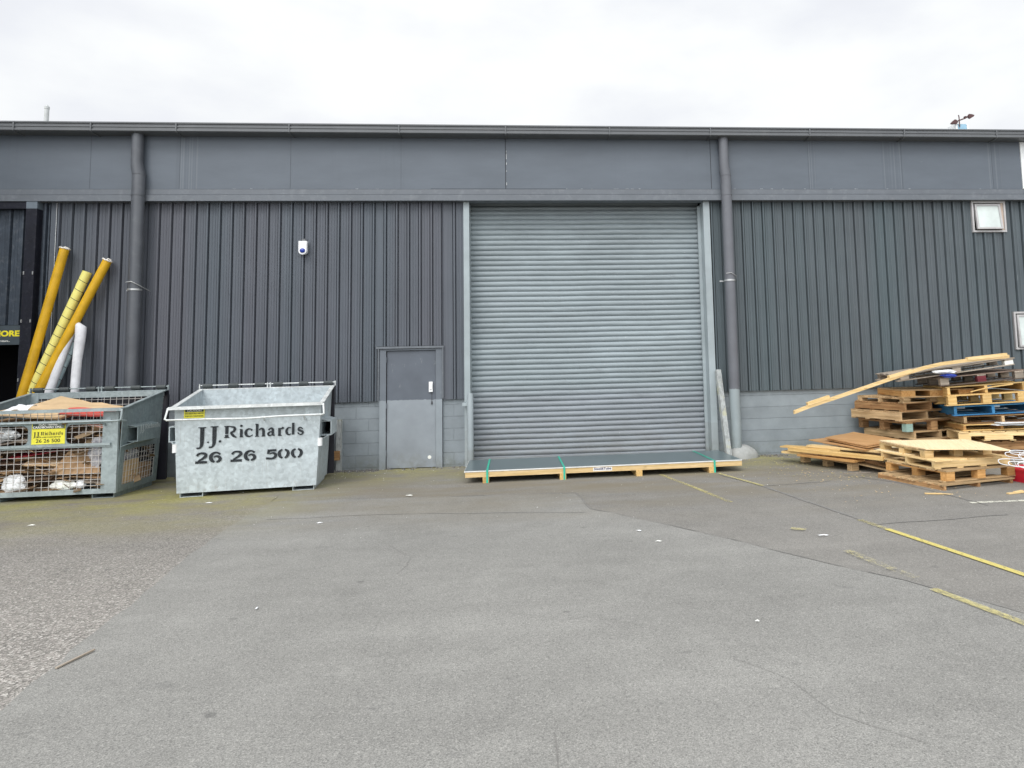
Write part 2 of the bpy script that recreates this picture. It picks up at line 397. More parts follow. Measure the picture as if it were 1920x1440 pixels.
# ------------------------------------------------------------------ mesh builder
class MB:
    def __init__(s): s.v = []; s.f = []; s.tone = []; s.g = []; s.sm = []
    def _add(s, pts, faces, tone=1., gc=None, smooth=False):
        b = len(s.v); s.v += [tuple(p) for p in pts]
        off = (random.uniform(0, 40), random.uniform(0, 40), random.uniform(0, 40))
        gc = gc or pts
        for f in faces:
            s.f.append([b + i for i in f]); s.tone.append(tone); s.sm.append(smooth)
            s.g.append([(gc[i][0] + off[0], gc[i][1] + off[1], gc[i][2] + off[2]) for i in f])
    HF = [(0, 3, 2, 1), (4, 5, 6, 7), (0, 1, 5, 4), (1, 2, 6, 5), (2, 3, 7, 6), (3, 0, 4, 7)]
    def hexa(s, p, tone=1., gc=None): s._add(p, MB.HF, tone, gc)
    def box(s, c, d, tone=1., rot=None):
        h = [x / 2 for x in d]
        loc = [(-h[0], -h[1], -h[2]), (h[0], -h[1], -h[2]), (h[0], h[1], -h[2]), (-h[0], h[1], -h[2]),
               (-h[0], -h[1], h[2]), (h[0], -h[1], h[2]), (h[0], h[1], h[2]), (-h[0], h[1], h[2])]
        ax = max(range(3), key=lambda i: d[i]); o = [ax] + [i for i in range(3) if i != ax]
        gc = [(p[o[0]], p[o[1]], p[o[2]]) for p in loc]
        pts = [Vector(p) for p in loc]
        if rot is not None: pts = [rot @ p for p in pts]
        C = Vector(c)
        s._add([C + p for p in pts], MB.HF, tone, gc)
    def bx(s, x0, x1, y0, y1, z0, z1, tone=1.):
        s.box(((x0 + x1) / 2, (y0 + y1) / 2, (z0 + z1) / 2), (x1 - x0, y1 - y0, z1 - z0), tone)
    def beam(s, a, b, w, h, tone=1., up=(0, 0, 1)):
        a = Vector(a); b = Vector(b); d = b - a; L = d.length; d = d.normalized()
        u = Vector(up); x = d.cross(u)
        if x.length < 1e-4: x = d.cross(Vector((1, 0, 0)))
        x = x.normalized(); u = x.cross(d)
        m = Matrix((d, x, u)).transposed()
        s.box((a + b) / 2, (L, w, h), tone, m)
    def slab(s, p0, p1, p2, p3, t, tone=1.):
        P = [Vector(p) for p in (p0, p1, p2, p3)]
        n = (P[2] - P[0]).cross(P[3] - P[1]).normalized() * t
        e1 = (P[1] - P[0]).normalized(); e2 = (P[3] - P[0]).normalized()
        pts = [p - n for p in P] + P
        gc = [((p - P[0]).dot(e1), (p - P[0]).dot(e2), (p - P[0]).dot(n.normalized())) for p in pts]
        s._add(pts, MB.HF, tone, gc)
    def tube(s, pts, r, n=10, cap=True, tone=1., rs=None, closed=False):
        pts = [Vector(p) for p in pts]; N = len(pts)
        rings = []; up = None; acc = 0; gl = []
        for i, p in enumerate(pts):
            if closed: d = (pts[(i + 1) % N] - pts[i - 1]).normalized()
            else: d = (pts[min(i + 1, N - 1)] - pts[max(i - 1, 0)]).normalized()
            if up is None:
                up = Vector((0, 0, 1)) if abs(d.z) < .9 else Vector((1, 0, 0))
            x = d.cross(up)
            if x.length < 1e-5: x = d.orthogonal()
            x.normalize(); up = x.cross(d).normalized()
            rr = rs[i] if rs else r
            rings.append([p + (x * math.cos(2 * math.pi * k / n) + up * math.sin(2 * math.pi * k / n)) * rr for k in range(n)])
            if i: acc += (pts[i] - pts[i - 1]).length
            gl.append(acc)
        V = [q for rg in rings for q in rg]
        gc = [(gl[i], r * math.cos(k), r * math.sin(k)) for i in range(N) for k in range(n)]
        F = []
        for i in range(N if closed else N - 1):
            j = (i + 1) % N
            for k in range(n): F.append((i * n + k, i * n + (k + 1) % n, j * n + (k + 1) % n, j * n + k))
        s._add(V, F, tone, gc, True)
        if cap and not closed:
            b0 = [rings[0][k] for k in range(n)][::-1]; b1 = rings[-1]
            s._add(b0, [tuple(range(n))], tone); s._add(b1, [tuple(range(n))], tone)
    def prism(s, poly, z0, z1, ax='z', tone=1., smooth=False):
        """extrude a 2-D outline; ax = the axis it is pushed along"""
        def P(a, b, c):
            return {'z': (a, b, c), 'x': (c, a, b), 'y': (a, c, b)}[ax]
        n = len(poly)
        V = [P(a, b, z0) for a, b in poly] + [P(a, b, z1) for a, b in poly]
        s._add(V, [(i, (i + 1) % n, n + (i + 1) % n, n + i) for i in range(n)], tone, None, smooth)
        s._add(V[:n], [tuple(range(n))[::-1]], tone); s._add(V[n:], [tuple(range(n))], tone)
    def sheet(s, prof, a0, a1, ax, tone=1.):
        """open profile pushed along an axis (single skin)"""
        def P(a, b, c):
            return {'z': (a, b, c), 'x': (c, a, b)}[ax]
        n = len(prof)
        V = [P(a, b, a0) for a, b in prof] + [P(a, b, a1) for a, b in prof]
        s._add(V, [(i, i + 1, n + i + 1, n + i) for i in range(n - 1)], tone)
    def build(s, name, mat, parent=None, loc=None, rot=None, fix=True, bevel=0):
        me = bpy.data.meshes.new(name); me.from_pydata(s.v, [], s.f)
        a = me.attributes.new('tone', 'FLOAT', 'FACE'); a.data.foreach_set('value', s.tone)
        g = me.attributes.new('gco', 'FLOAT_VECTOR', 'CORNER')
        g.data.foreach_set('vector', [c for f in s.g for p in f for c in p])
        me.polygons.foreach_set('use_smooth', s.sm)
        if fix:
            bm = bmesh.new(); bm.from_mesh(me)
            bmesh.ops.recalc_face_normals(bm, faces=bm.faces); bm.to_mesh(me); bm.free()
        me.materials.append(mat); me.update()
        o = bpy.data.objects.new(name, me); COL.objects.link(o)
        if parent: o.parent = parent
        if loc: o.location = loc
        if rot: o.rotation_euler = rot
        if bevel:
            b = o.modifiers.new('edge', 'BEVEL'); b.width = bevel; b.segments = 1; b.limit_method = 'ANGLE'
        return o

def tag(o, label=None, cat=None, group=None, kind=None):
    if label: o['label'] = label
    if cat: o['category'] = cat
    if group: o['group'] = group
    if kind: o['kind'] = kind
    return o
def thing(name, label, cat, loc=(0, 0, 0), rot=(0, 0, 0), group=None):
    o = bpy.data.objects.new(name, None); COL.objects.link(o)
    o.location = loc; o.rotation_euler = rot; o.empty_display_size = .2
    return tag(o, label, cat, group)
def T(): return random.choice([random.uniform(.62, .9), random.uniform(.85, 1.16), random.uniform(.9, 1.18)])

def text_mesh(name, body, mat, parent, loc, rot, size, bold=.0, align='LEFT', ext=.001, sx=1., shear=0.):
    cu = bpy.data.curves.new(name, 'FONT'); cu.body = body; cu.size = size; cu.extrude = ext
    cu.offset = bold; cu.align_x = align; cu.shear = shear; cu.resolution_u = 3
    o = bpy.data.objects.new(name, cu); COL.objects.link(o)
    bpy.context.view_layer.update()
    me = bpy.data.meshes.new_from_object(o.evaluated_get(bpy.context.evaluated_depsgraph_get()))
    bpy.data.objects.remove(o); bpy.data.curves.remove(cu)
    me.materials.clear(); me.materials.append(mat)
    if sx != 1.:
        for v in me.vertices: v.co.x *= sx
    o = bpy.data.objects.new(name, me); COL.objects.link(o)
    o.parent = parent; o.location = loc; o.rotation_euler = rot
    return o

# ------------------------------------------------------------------ serif stencil lettering (drawn stroke by stroke)
def ribbon(mb, pts, w, y0, y1):
    P = [Vector((p[0], p[1])) for p in pts]; n = len(P)
    W = w if isinstance(w, (list, tuple)) else [w] * n
    # resample the centre line smoothly
    if n > 2:
        Q = []; V = []
        for i in range(n - 1):
            p0 = P[max(i - 1, 0)]; p1 = P[i]; p2 = P[i + 1]; p3 = P[min(i + 2, n - 1)]
            for k in range(4):
                t = k / 4
                q = .5 * ((2 * p1) + (p2 - p0) * t + (2 * p0 - 5 * p1 + 4 * p2 - p3) * t * t + (3 * p1 - p0 - 3 * p2 + p3) * t ** 3)
                Q.append(q); V.append(W[i] * (1 - t) + W[i + 1] * t)
        Q.append(P[-1]); V.append(W[-1]); P = Q; W = V; n = len(P)
    L = []; Rr = []
    for i in range(n):
        d = (P[min(i + 1, n - 1)] - P[max(i - 1, 0)]).normalized(); nrm = Vector((-d.y, d.x)) * W[i] / 2
        L.append(P[i] + nrm); Rr.append(P[i] - nrm)
    V = []
    for a, b in zip(L, Rr):
        V += [(a.x, y0, a.y), (b.x, y0, b.y), (b.x, y1, b.y), (a.x, y1, a.y)]
    F = []
    for i in range(n - 1):
        for k in range(4): F.append((i * 4 + k, i * 4 + (k + 1) % 4, i * 4 + 4 + (k + 1) % 4, i * 4 + 4 + k))
    F += [(3, 2, 1, 0), tuple(4 * (n - 1) + k for k in range(4))]
    mb._add(V, F)
def dot(x, y, r): return ([(x - r, y), (x, y), (x + r, y)], [r * 1.2, r * 2.0, r * 1.2])
def shift(st, dx, dy): return [([(x + dx, y + dy) for x, y in p], w) for p, w in st]
Jg = [([(378, 582), (455, 582)], 11), ([(417, 582), (417, 700), (414, 765), (396, 796), (366, 797)], [40, 40, 32, 18, 16])]
NAME = Jg + [dot(476, 740, 9)] + shift(Jg, 119, -5) + [dot(592, 735, 13)]
NAME += [([(632, 580), (690, 579)], 11), ([(657, 580), (657, 660)], 32), ([(657, 668), (657, 697)], 32), ([(634, 697), (682, 697)], 10),
         ([(690, 582), (728, 592), (735, 613), (722, 636), (690, 645)], [12, 22, 30, 22, 10]), ([(697, 648), (722, 682), (752, 700)], [26, 26, 12])]
NAME += [dot(800, 579, 13), ([(800, 617), (800, 694)], 27), ([(784, 697), (818, 697)], 9), ([(783, 617), (806, 617)], 9)]
NAME += [([(908, 634), (890, 616), (862, 620), (846, 642), (846, 670), (864, 693), (890, 694), (914, 680)], [22, 12, 20, 28, 28, 20, 12, 10])]
NAME += [([(957, 566), (957, 696)], 27), ([(938, 568), (960, 568)], 9), ([(938, 699), (976, 699)], 9),
         ([(976, 632), (1000, 617), (1020, 634), (1021, 696)], [9, 20, 28, 27]), ([(1003, 699), (1040, 699)], 9)]
NAME += [([(1072, 638), (1092, 618), (1113, 628), (1116, 684), (1134, 697)], [18, 14, 24, 26, 12]), ([(1108, 652), (1080, 662), (1069, 678), (1082, 697), (1108, 686)], [8, 18, 24, 16, 8])]
NAME += [([(1183, 618), (1183, 697)], 26), ([(1166, 700), (1204, 700)], 9), ([(1198, 634), (1214, 618), (1224, 628)], [10, 20, 22])]
NAME += [([(1322, 568), (1322, 697)], 26), ([(1302, 623), (1272, 622), (1255, 648), (1258, 676), (1277, 696), (1302, 686)], [8, 16, 26, 26, 16, 8])]
NAME += [([(1420, 640), (1400, 622), (1379, 630), (1381, 650), (1410, 664), (1422, 680), (1406, 699), (1383, 693), (1370, 676)], [14, 12, 18, 22, 24, 20, 14, 12, 16])]
D2 = [([(372, 880), (390, 858), (420, 852), (452, 862), (458, 882), (430, 908), (385, 936)], [24, 22, 20, 28, 32, 24, 16]), ([(358, 948), (470, 948)], 26)]
D6 = [([(598, 872), (568, 853), (532, 857), (510, 884), (509, 915), (522, 938), (544, 950)], [22, 18, 24, 36, 36, 30, 18]), ([(536, 902), (560, 890), (588, 900), (598, 922), (586, 942), (562, 951)], [12, 20, 28, 34, 28, 18])]
D5 = [([(1066, 858), (1154, 858)], 24), ([(1078, 862), (1072, 896)], 24), ([(1088, 892), (1122, 886), (1148, 904), (1142, 930), (1112, 946), (1052, 940)], [12, 18, 32, 30, 22, 22])]
D0 = [([(1216, 854), (1190, 872), (1184, 900), (1196, 930), (1218, 946)], [16, 28, 34, 28, 16]), ([(1240, 854), (1268, 872), (1275, 900), (1262, 930), (1240, 946)], [16, 28, 34, 28, 16])]
PHONE = D2 + D6 + shift(D2, 342, 0) + shift(D6, 340, 0) + D5 + D0 + shift(D0, 134, 0)
def lettering(name, strokes, parent, mat, k, x0, z0, y, cx=885., cy=800., t=.0016):
    mb = MB()
    for p, w in strokes:
        ww = [a * k for a in w] if isinstance(w, (list, tuple)) else w * k
        ribbon(mb, [(x0 + (a - cx) * k, z0 - (b - cy) * k) for a, b in p], ww, y - t, y - t * .2)
    return mb.build(name, mat, parent)

# ------------------------------------------------------------------ ground
def poly_sheet(name, pts, z, mat, jitter=0., sub=.25):
    out = []
    n = len(pts)
    for i in range(n):
        a = Vector(pts[i]); b = Vector(pts[(i + 1) % n]); L = (b - a).length
        k = max(1, int(L / sub)) if L < 14 else 1
        for j in range(k):
            q = a.lerp(b, j / k)
            if jitter and j: q += Vector((mnoise.noise((q.x * 3, q.y * 3, 1.7)), mnoise.noise((q.x * 3, q.y * 3, 9.1)))) * jitter
            out.append((q.x, q.y, z))
    me = bpy.data.meshes.new(name); me.from_pydata(out, [], [tuple(range(len(out)))])
    bm = bmesh.new(); bm.from_mesh(me)
    for f in bm.faces:
        if f.normal.z < 0: f.normal_flip()
    bmesh.ops.triangulate(bm, faces=bm.faces); bm.to_mesh(me); bm.free()
    me.materials.append(mat)
    o = bpy.data.objects.new(name, me); COL.objects.link(o); o['kind'] = 'structure'
    return o
def strip(name, pts, w, z, mat, jitter=.0, ws=None):
    Pp = []
    for i in range(len(pts) - 1):
        a = Vector(pts[i]); b = Vector(pts[i + 1]); k = max(1, int((b - a).length / .12))
        for j in range(k): Pp.append(a.lerp(b, j / k))
    Pp.append(Vector(pts[-1])); n = len(Pp); V = []; F = []
    for i, p in enumerate(Pp):
        d = (Pp[min(i + 1, n - 1)] - Pp[max(i - 1, 0)]).normalized(); nn = Vector((-d.y, d.x))
        ww = w * (1 + (.6 * mnoise.noise((p.x * 4, p.y * 4, 3.3)) if jitter else .0))
        off = nn * jitter * mnoise.noise((p.x * 2.3, p.y * 2.3, 7.7))
        V += [(*(p + nn * ww / 2 + off), z), (*(p - nn * ww / 2 + off), z)]
        if i: F.append((2 * i - 2, 2 * i - 1, 2 * i + 1, 2 * i))
    me = bpy.data.meshes.new(name); me.from_pydata(V, [], F); me.materials.append(mat)
    bm = bmesh.new(); bm.from_mesh(me)
    for f in bm.faces:
        if f.normal.z < 0: f.normal_flip()
    bm.to_mesh(me); bm.free()
    o = bpy.data.objects.new(name, me); COL.objects.link(o); o['kind'] = 'structure'
    return o

poly_sheet('ground', [(-150, -150), (150, -150), (150, 150), (-150, 150)], 0, M['asph_mid'])
seamL = [(-3.42, -2.3), (-3.39, -2.6), (-3.33, -3.35), (-3.24, -4.5), (-2.99, -6.07), (-2.87, -6.88), (-2.75, -7.5), (-2.65, -8.1), (-2.45, -9.6), (-2.2, -14)]
seamR = [(.48, -2.87), (.60, -3.89), (1.29, -4.83), (1.86, -5.69), (2.32, -6.44), (2.68, -6.92), (3.04, -7.67), (3.5, -9.5), (4.2, -14)]
poly_sheet('paving', [(-30, -1.9), (-6.0, -2.1), (-3.45, -2.15)] + seamL + [(-30, -14)], .004, M['asph_old'], .05, .15)
poly_sheet('asphalt', [(p[0] + .0, p[1]) for p in seamL[1:]] + seamR[::-1] + [(-1.69, -2.73), (-2.60, -2.64)], .008, M['asph_new'], .04, .15)
strip('tar_seam', seamR[:-2], .014, .012, M['tar'], .03)
strip('tar_seam', [(2.65, -1.9), (2.93, -2.88), (3.14, -4.28), (3.31, -5.2)], .04, .004, M['tar'], .02)
strip('tar_seam', [(3.31, -5.2), (4.80, -5.06)], .03, .004, M['tar'], .03)
strip('tar_seam', [(2.95, -2.9), (3.9, -2.75)], .022, .004, M['tar'], .03)
strip('tar_seam', [(-2.60, -2.64), (-1.69, -2.73), (.48, -2.87)], .016, .012, M['tar'], .03)
strip('tar_seam', [(-3.02, -3.7), (-1.5, -3.74), (.53, -4.07)], .010, .012, M['tar'], .05)
strip('tar_seam', [(4.3, -2.3), (4.72, -3.1), (4.9, -4.6)], .02, .004, M['tar'], .03)
strip('tar_seam', [(.05, -8.7), (.09, -9.1), (.12, -9.9)], .005, .012, M['tar'], .04)
strip('tar_seam', [(1.05, -8.05), (1.25, -8.35), (1.34, -8.7), (1.62, -9.0)], .0022, .012, M['tar'], .05)
strip('tar_seam', [(-.2, -7.1), (.15, -7.3), (.35, -7.25), (.62, -7.5)], .0022, .012, M['tar'], .06)
strip('tar_seam', [(-1.4, -5.1), (-1.1, -5.6), (-1.15, -6.1)], .0028, .012, M['tar'], .06)
strip('yellow_line', [(1.80, -1.62), (2.06, -2.9), (2.23, -3.84)], .062, .004, M['line_ym'])
strip('yellow_line', [(2.43, -5.24), (2.55, -5.32)], .08, .014, M['line_ym'])
strip('yellow_line', [(2.60, -6.1), (2.66, -6.45), (2.76, -6.9)], .085, .0165, M['line_yw'])
strip('yellow_line', [(2.74, -7.15), (2.93, -7.9), (3.1, -8.6), (3.4, -9.8)], .070, .0165, M['line_ym'])
strip('yellow_line', [(2.64, -1.75), (2.93, -2.9)], .06, .0085, M['line_ym'])
strip('yellow_line', [(3.24, -5.0), (3.31, -5.42)], .07, .0085, M['line_yw'])
strip('yellow_line', [(3.31, -5.42), (3.58, -6.94), (3.75, -7.9), (3.95, -9.2)], .068, .0085, M['line_y'])
strip('white_line', [(4.80, -4.44), (6.6, -4.47)], .075, .004, M['line_w'])

# ------------------------------------------------------------------ warehouse
wh = thing('warehouse', 'dark grey steel clad warehouse with painted block base and wide roller door', 'building')
def rib_profile(x0, x1, first, pitch, yb=0.):
    P = [(x0, yb)]; k = math.ceil((x0 - first) / pitch)
    while True:
        c = first + k * pitch; k += 1
        if c > x1 + .03: break
        for dx, dy in ((-.032, 0), (-.028, .026), (-.018, .026), (-.013, -.034), (.013, -.034), (.018, .026), (.028, .026), (.032, 0), (.066, 0), (.070, -.005), (.078, -.005), (.082, 0), (.110, 0), (.114, -.005), (.122, -.005), (.126, 0)):
            x = c + dx
            if x0 < x < x1: P.append((x, yb + dy))
    P.append((x1, yb)); P.sort(); return P
mb = MB(); F0, PT = -6.379, .1925
for a, b, z0, z1 in ((-7.748, -2.660, 1.12, 4.56), (-2.660, -1.562, 2.032, 4.56), (-1.562, -1.215, 1.12, 4.56)):
    mb.sheet(rib_profile(a, b, F0, PT), z0, z1, 'z')
for z in (2.93, 1.22):      # fixing screws on every other rib
    k = 0; x = F0 - 7 * PT
    while x < -1.25:
        if not (z < 2 and -2.66 < x < -1.56): mb.box((x, -.034, z + random.uniform(-.01, .01)), (.014, .008, .016))
        x += PT * (2 if z > 2 else 1); k += 1
mb.build('cladding', M['clad'], wh, fix=False)
mb = MB()
mb.sheet(rib_profile(3.10, 8.04, 3.710, .190), 1.12, 4.56, 'z')
mb.sheet(rib_profile(8.04, 8.70, 3.710, .190), 1.12, 3.90, 'z')
mb.sheet(rib_profile(8.70, 9.75, 3.710, .190), 2.43, 4.56, 'z')
mb.sheet(rib_profile(8.70, 9.75, 3.710, .190), 1.12, 1.73, 'z')
mb.sheet(rib_profile(9.75, 22, 3.710, .190), 1.12, 4.56, 'z')
for z in (2.93, 1.22):
    x = 3.710
    while x < 9:
        mb.box((x, -.034, z), (.011, .007, .013)); x += .38 if z > 2 else .19
mb.build('cladding', M['clad_r'], wh, fix=False)
mb = MB()
for a, b in ((-7.9, -2.618), (-1.582, -1.218), (3.102, 22)):
    mb.bx(a, b, .046, .24, -.3, 1.30)
mb.build('block_base', M['block'], wh)
mb = MB(); mb.bx(-14, 22, 1.2, 14, 0, 5.5); mb.bx(-7.74, -1.22, .30, 1.19, 1.31, 5.5); mb.bx(3.11, 22, .30, 1.19, 1.31, 3.88); mb.build('building_core', M['void'], wh)
mb = MB(); mb.slab((-14, -.1, 5.72), (22, -.1, 5.72), (22, 14, 6.4), (-14, 14, 6.4), .06); mb.build('roof', M['gutter'], wh)
# fascia
mb = MB(); mb.bx(-14, 9.015, -.12, .10, 4.69, 5.70); mb.build('fascia', M['fascia'], wh)
for x, w_, m_ in ((-7.219, .004, 'seam_and_shade'), (-5.83, .003, 'seam_and_shade'), (-4.063, .004, 'seam_and_shade'), (-2.248, .003, 'seam_and_shade'), (3.135, .005, 'seam_dark'), (4.931, .003, 'seam_and_shade'), (6.696, .003, 'seam_and_shade'), (8.45, .003, 'seam_and_shade'), (-.482, .006, 'seam_dark')):
    mb = MB(); mb.bx(x - w_, x + w_, -.1225, -.119, 4.70, 5.58); mb.build('panel_joint', M[m_], wh)
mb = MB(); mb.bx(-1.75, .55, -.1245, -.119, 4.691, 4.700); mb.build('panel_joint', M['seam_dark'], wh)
mb = MB()
for z, h in ((5.32, .05), (5.22, .12), (5.12, .04), (4.76, .05), (5.0, .02)): mb.bx(-.470, -.463, -.125, -.1195, z, z + h)
for i in range(46):
    x = random.choice([random.uniform(-8, 8.9), random.uniform(3.2, 7.5), random.uniform(-1.6, 1.8)]); w = random.uniform(.01, .06)
    mb.bx(x, x + w, -.1225, -.1195, 4.693 + random.uniform(0, .004), 4.696 + random.uniform(0, .004))
mb.build('flaking_sealant', M['seam_white'], wh)['kind'] = 'stuff'
mb = MB()
mb.prism([(-.128, 4.596), (-.128, 4.690), (-.09, 4.690), (-.09, 4.596)], -14, 9.015, 'x')
mb.prism([(-.150, 4.487), (-.150, 4.588), (-.141, 4.596), (.08, 4.596), (.08, 4.487)], -14, 22, 'x')
mb.build('fascia_trim', M['trim'], wh)
for z_ in (4.5925, 4.6905):  # dark strips stand in for the thin shadows along the trim steps
    mb = MB(); mb.bx(-14, 9.015, -.1518 if z_ < 4.6 else -.1292, -.12, z_ - .003, z_ + .003); mb.build('trim_shade_line', M['seam_and_shade'], wh)
# gutter
gp = [(-.12, 5.585), (-.34, 5.585), (-.362, 5.597), (-.362, 5.624), (-.346, 5.630), (-.346, 5.654), (-.358, 5.660), (-.358, 5.682), (-.344, 5.688), (-.344, 5.712), (-.366, 5.719), (-.366, 5.741), (-.12, 5.741)]
mb = MB(); mb.prism(gp, -14, 22, 'x'); gut = mb.build('gutter', M['gutter'], wh)
for x in (-8.25, -7.092, -5.787, -4.013, -2.239, -.465, 1.316, 3.091, 4.889, 6.646, 8.411):
    mb = MB(); mb.prism([(-.12, 5.568), (-.34, 5.568), (-.371, 5.590), (-.371, 5.735), (-.34, 5.735), (-.34, 5.584), (-.12, 5.584)], x - .010, x + .010, 'x')
    mb.build('gutter_bracket', M['gutter'], gut)
# downpipes
def downpipe(x, ztop, mat, off, clampz, zbot, r=.090):
    mb = MB()
    pts = [(x + off, -.215, ztop), (x + off, -.215, 5.12), (x + off * .8, -.215, 5.03), (x, -.215, 4.90), (x, -.215, zbot)]
    mb.tube(pts, r, 20, rs=[r * .93, r * .93, r * .98, r, r])
    for z in ((4.93, 4.58) if off else (1.30, 1.22)): mb.tube([(x, -.215, z), (x, -.215, z - .028)], r * 1.05, 20)
    if not off: mb.tube([(x, -.215, 1.34), (x, -.215, 1.17)], r * 1.04, 20)
    p = mb.build('downpipe', mat, wh)
    c = MB(); c.tube([(x, -.215, clampz), (x, -.215, clampz - .028)], r * 1.08, 20)
    if off: c.tube([(x - .09, -.31, clampz + .10), (x, -.325, clampz + .11), (x + .09, -.30, clampz + .06), (x + .15, -.05, clampz - .02)], .006, 6)
    c.bx(x - r - .07, x - r, -.14, -.11, clampz - .025, clampz - .005); c.build('pipe_clamp', M['steel_strap'], p)
downpipe(-6.412, 5.60, M['pipe_dark'], -.035, 3.03, 0., .095)
downpipe(3.372, 5.60, M['pipe'], -.02, 3.06, .0)
mb = MB(); V = []
for i in range(8):
    for k in range(16):
        t = i / 7; a = 2 * math.pi * k / 16; rr = (.27 * math.cos(t * math.pi / 2) + .005) * (1 + .12 * math.sin(3 * a + 1))
        V.append((3.44 + rr * math.cos(a) * 1.05, -.19 + rr * math.sin(a) * .7, .22 * math.sin(t * math.pi / 2) * (1 + .06 * math.sin(5 * a))))
mb._add(V, [(i * 16 + k, i * 16 + (k + 1) % 16, (i + 1) * 16 + (k + 1) % 16, (i + 1) * 16 + k) for i in range(7) for k in range(16)], smooth=True)
mb.build('pipe_plinth', M['conc'], wh)
# personnel door
mb = MB(); mb.bx(-2.500, -1.696, .020, .07, .012, 1.950); dr = mb.build('door', M['door'], wh)
mb = MB(); mb.bx(-1.805, -1.743, -.016, .019, 1.255, 1.425); mb.bx(-1.795, -1.753, -.03, -.016, 1.30, 1.40); mb.build('lock_box', M['white_plastic'], dr)
mb = MB(); mb.bx(-1.764, -1.756, .0175, .019, 1.09, 1.235); mb.bx(-1.768, -1.750, .005, .019, 1.045, 1.095); mb.build('keyhole', M['hole'], dr)
mb = MB(); mb.tube([(-1.80, .018, .175), (-1.80, .014, .175)], .030, 14); mb.build('lock_plate', M['sign_white'], dr)
mb = MB()
mb.bx(-2.614, -2.508, -.012, .10, 0, 1.985); mb.bx(-1.690, -1.587, -.012, .10, 0, 1.985); mb.bx(-2.507, -1.691, -.012, .10, 1.957, 1.985)
fr = mb.build('door_frame', M['frame'], wh)
mb = MB(); mb.bx(-2.668, -1.555, -.042, .02, 1.990, 2.026); mb.bx(-2.640, -2.620, -.036, .02, 1.14, 1.988); mb.bx(-1.582, -1.560, -.036, .02, 1.14, 1.988); mb.build('flashing', M['trim'], fr)
mb = MB(); mb.bx(-2.5045, -2.5015, -.004, .03, .02, 1.95); mb.bx(-2.508, -2.502, -.0135, -.004, .62, 1.0); mb.build('hinge_gap', M['hole'], fr)
for z_ in (.22, 1.0, 1.76):
    mb = MB(); mb.tube([(-2.505, -.016, z_), (-2.505, -.016, z_ + .09)], .008, 8); mb.build('hinge', M['frame'], dr)
# roller door
mb = MB(); prof = []; pit = .0915; z = .03; i = 0
while z < 4.56:
    for t, d in ((0, .0), (.06, -.006), (.16, -.020), (.36, -.030), (.58, -.031), (.80, -.022), (.92, -.008), (.96, .004)):
        zz = z + t * pit; y = .28 + d
        if zz > 4.2: y += (zz - 4.2) ** 2 * .9
        prof.append((y, zz))
    z += pit
V0 = len(prof)
NXR = 44; VR = []
for i_ in range(NXR + 1):
    x = -1.13 + 4.12 * i_ / NXR
    for y, zz in prof:
        k = math.floor((zz - .03) / pit + .001)
        edge = min(1, (4.56 - zz) / .3)
        VR.append((x, y + .012 * mnoise.noise((x * .7, zz * .8, 2.2)) + .004 * mnoise.noise((x * 2.6, k * 1.9, 5.)), zz + edge * (.006 * mnoise.noise((x * .9, zz * .6, 8.)) + .0035 * mnoise.noise((x * 1.7, k * 2.3, 1.)))))
np_ = len(prof)
mb._add(VR, [(i_ * np_ + j, i_ * np_ + j + 1, (i_ + 1) * np_ + j + 1, (i_ + 1) * np_ + j) for i_ in range(NXR) for j in range(np_ - 1)])
rd = mb.build('roller_door', M['roller'], wh, fix=False)
mb = MB(); mb.bx(-1.12, 2.98, .235, .275, .0, .10); mb.build('bottom_rail', M['roller'], rd)
mb = MB()
mb.bx(-1.214, -1.118, -.045, .30, 0, 4.485); mb.build('door_jamb', M['jamb'], wh)
mb = MB()
mb.bx(2.985, 3.100, -.055, .34, 0, 4.485); mb.bx(2.93, 2.984, .16, .20, 0, 4.45); mb.build('door_jamb', M['jamb'], wh)
mb = MB(); mb.bx(-1.117, 2.983, .62, .66, 3.9, 4.485); mb.build('head_lining', M['void'], wh)
# windows
def window(x0, x1, z0, z1, tilt):
    mb = MB(); t = .035
    mb.bx(x0, x1, -.045, .05, z0, z0 + t); mb.bx(x0, x0 + t, -.045, .05, z0 + t, z1); mb.bx(x1 - t, x1, -.045, .05, z0 + t, z1); mb.bx(x0 + t, x1 - t, -.045, .05, z1 - t, z1)
    w = mb.build('window', M['alu'], wh)
    mb = MB(); mb.bx(x1 - t - .05, x1 - t - .002, -.03, .12, z0 + t, z1 - t); mb.build('window_reveal', M['reveal'], w)
    mb = MB(); h = z1 - z0 - .10; ww = (x1 - x0) - .16; cx = (x0 + x1) / 2 - .025; s = .035
    for bx_ in ((-ww / 2, ww / 2, -h, -h + s), (-ww / 2, ww / 2, -s, 0), (-ww / 2, -ww / 2 + s, -h + s, -s), (ww / 2 - s, ww / 2, -h + s, -s)):
        mb.bx(bx_[0], bx_[1], -.02, .02, bx_[2], bx_[3])
    sa = mb.build('window_sash', M['alu'], w, (cx, -.03, z1 - .055), (R(-tilt), 0, 0))
    mb = MB(); mb.bx(-ww / 2 + s, ww / 2 - s, -.004, .004, -h + s, -s); pn = mb.build('window_pane', M['glass'], w, (cx, -.03, z1 - .055), (R(-tilt), 0, 0))
    return w
window(8.04, 8.70, 3.905, 4.485, 7)
w2 = window(8.705, 9.74, 1.735, 2.425, 3)

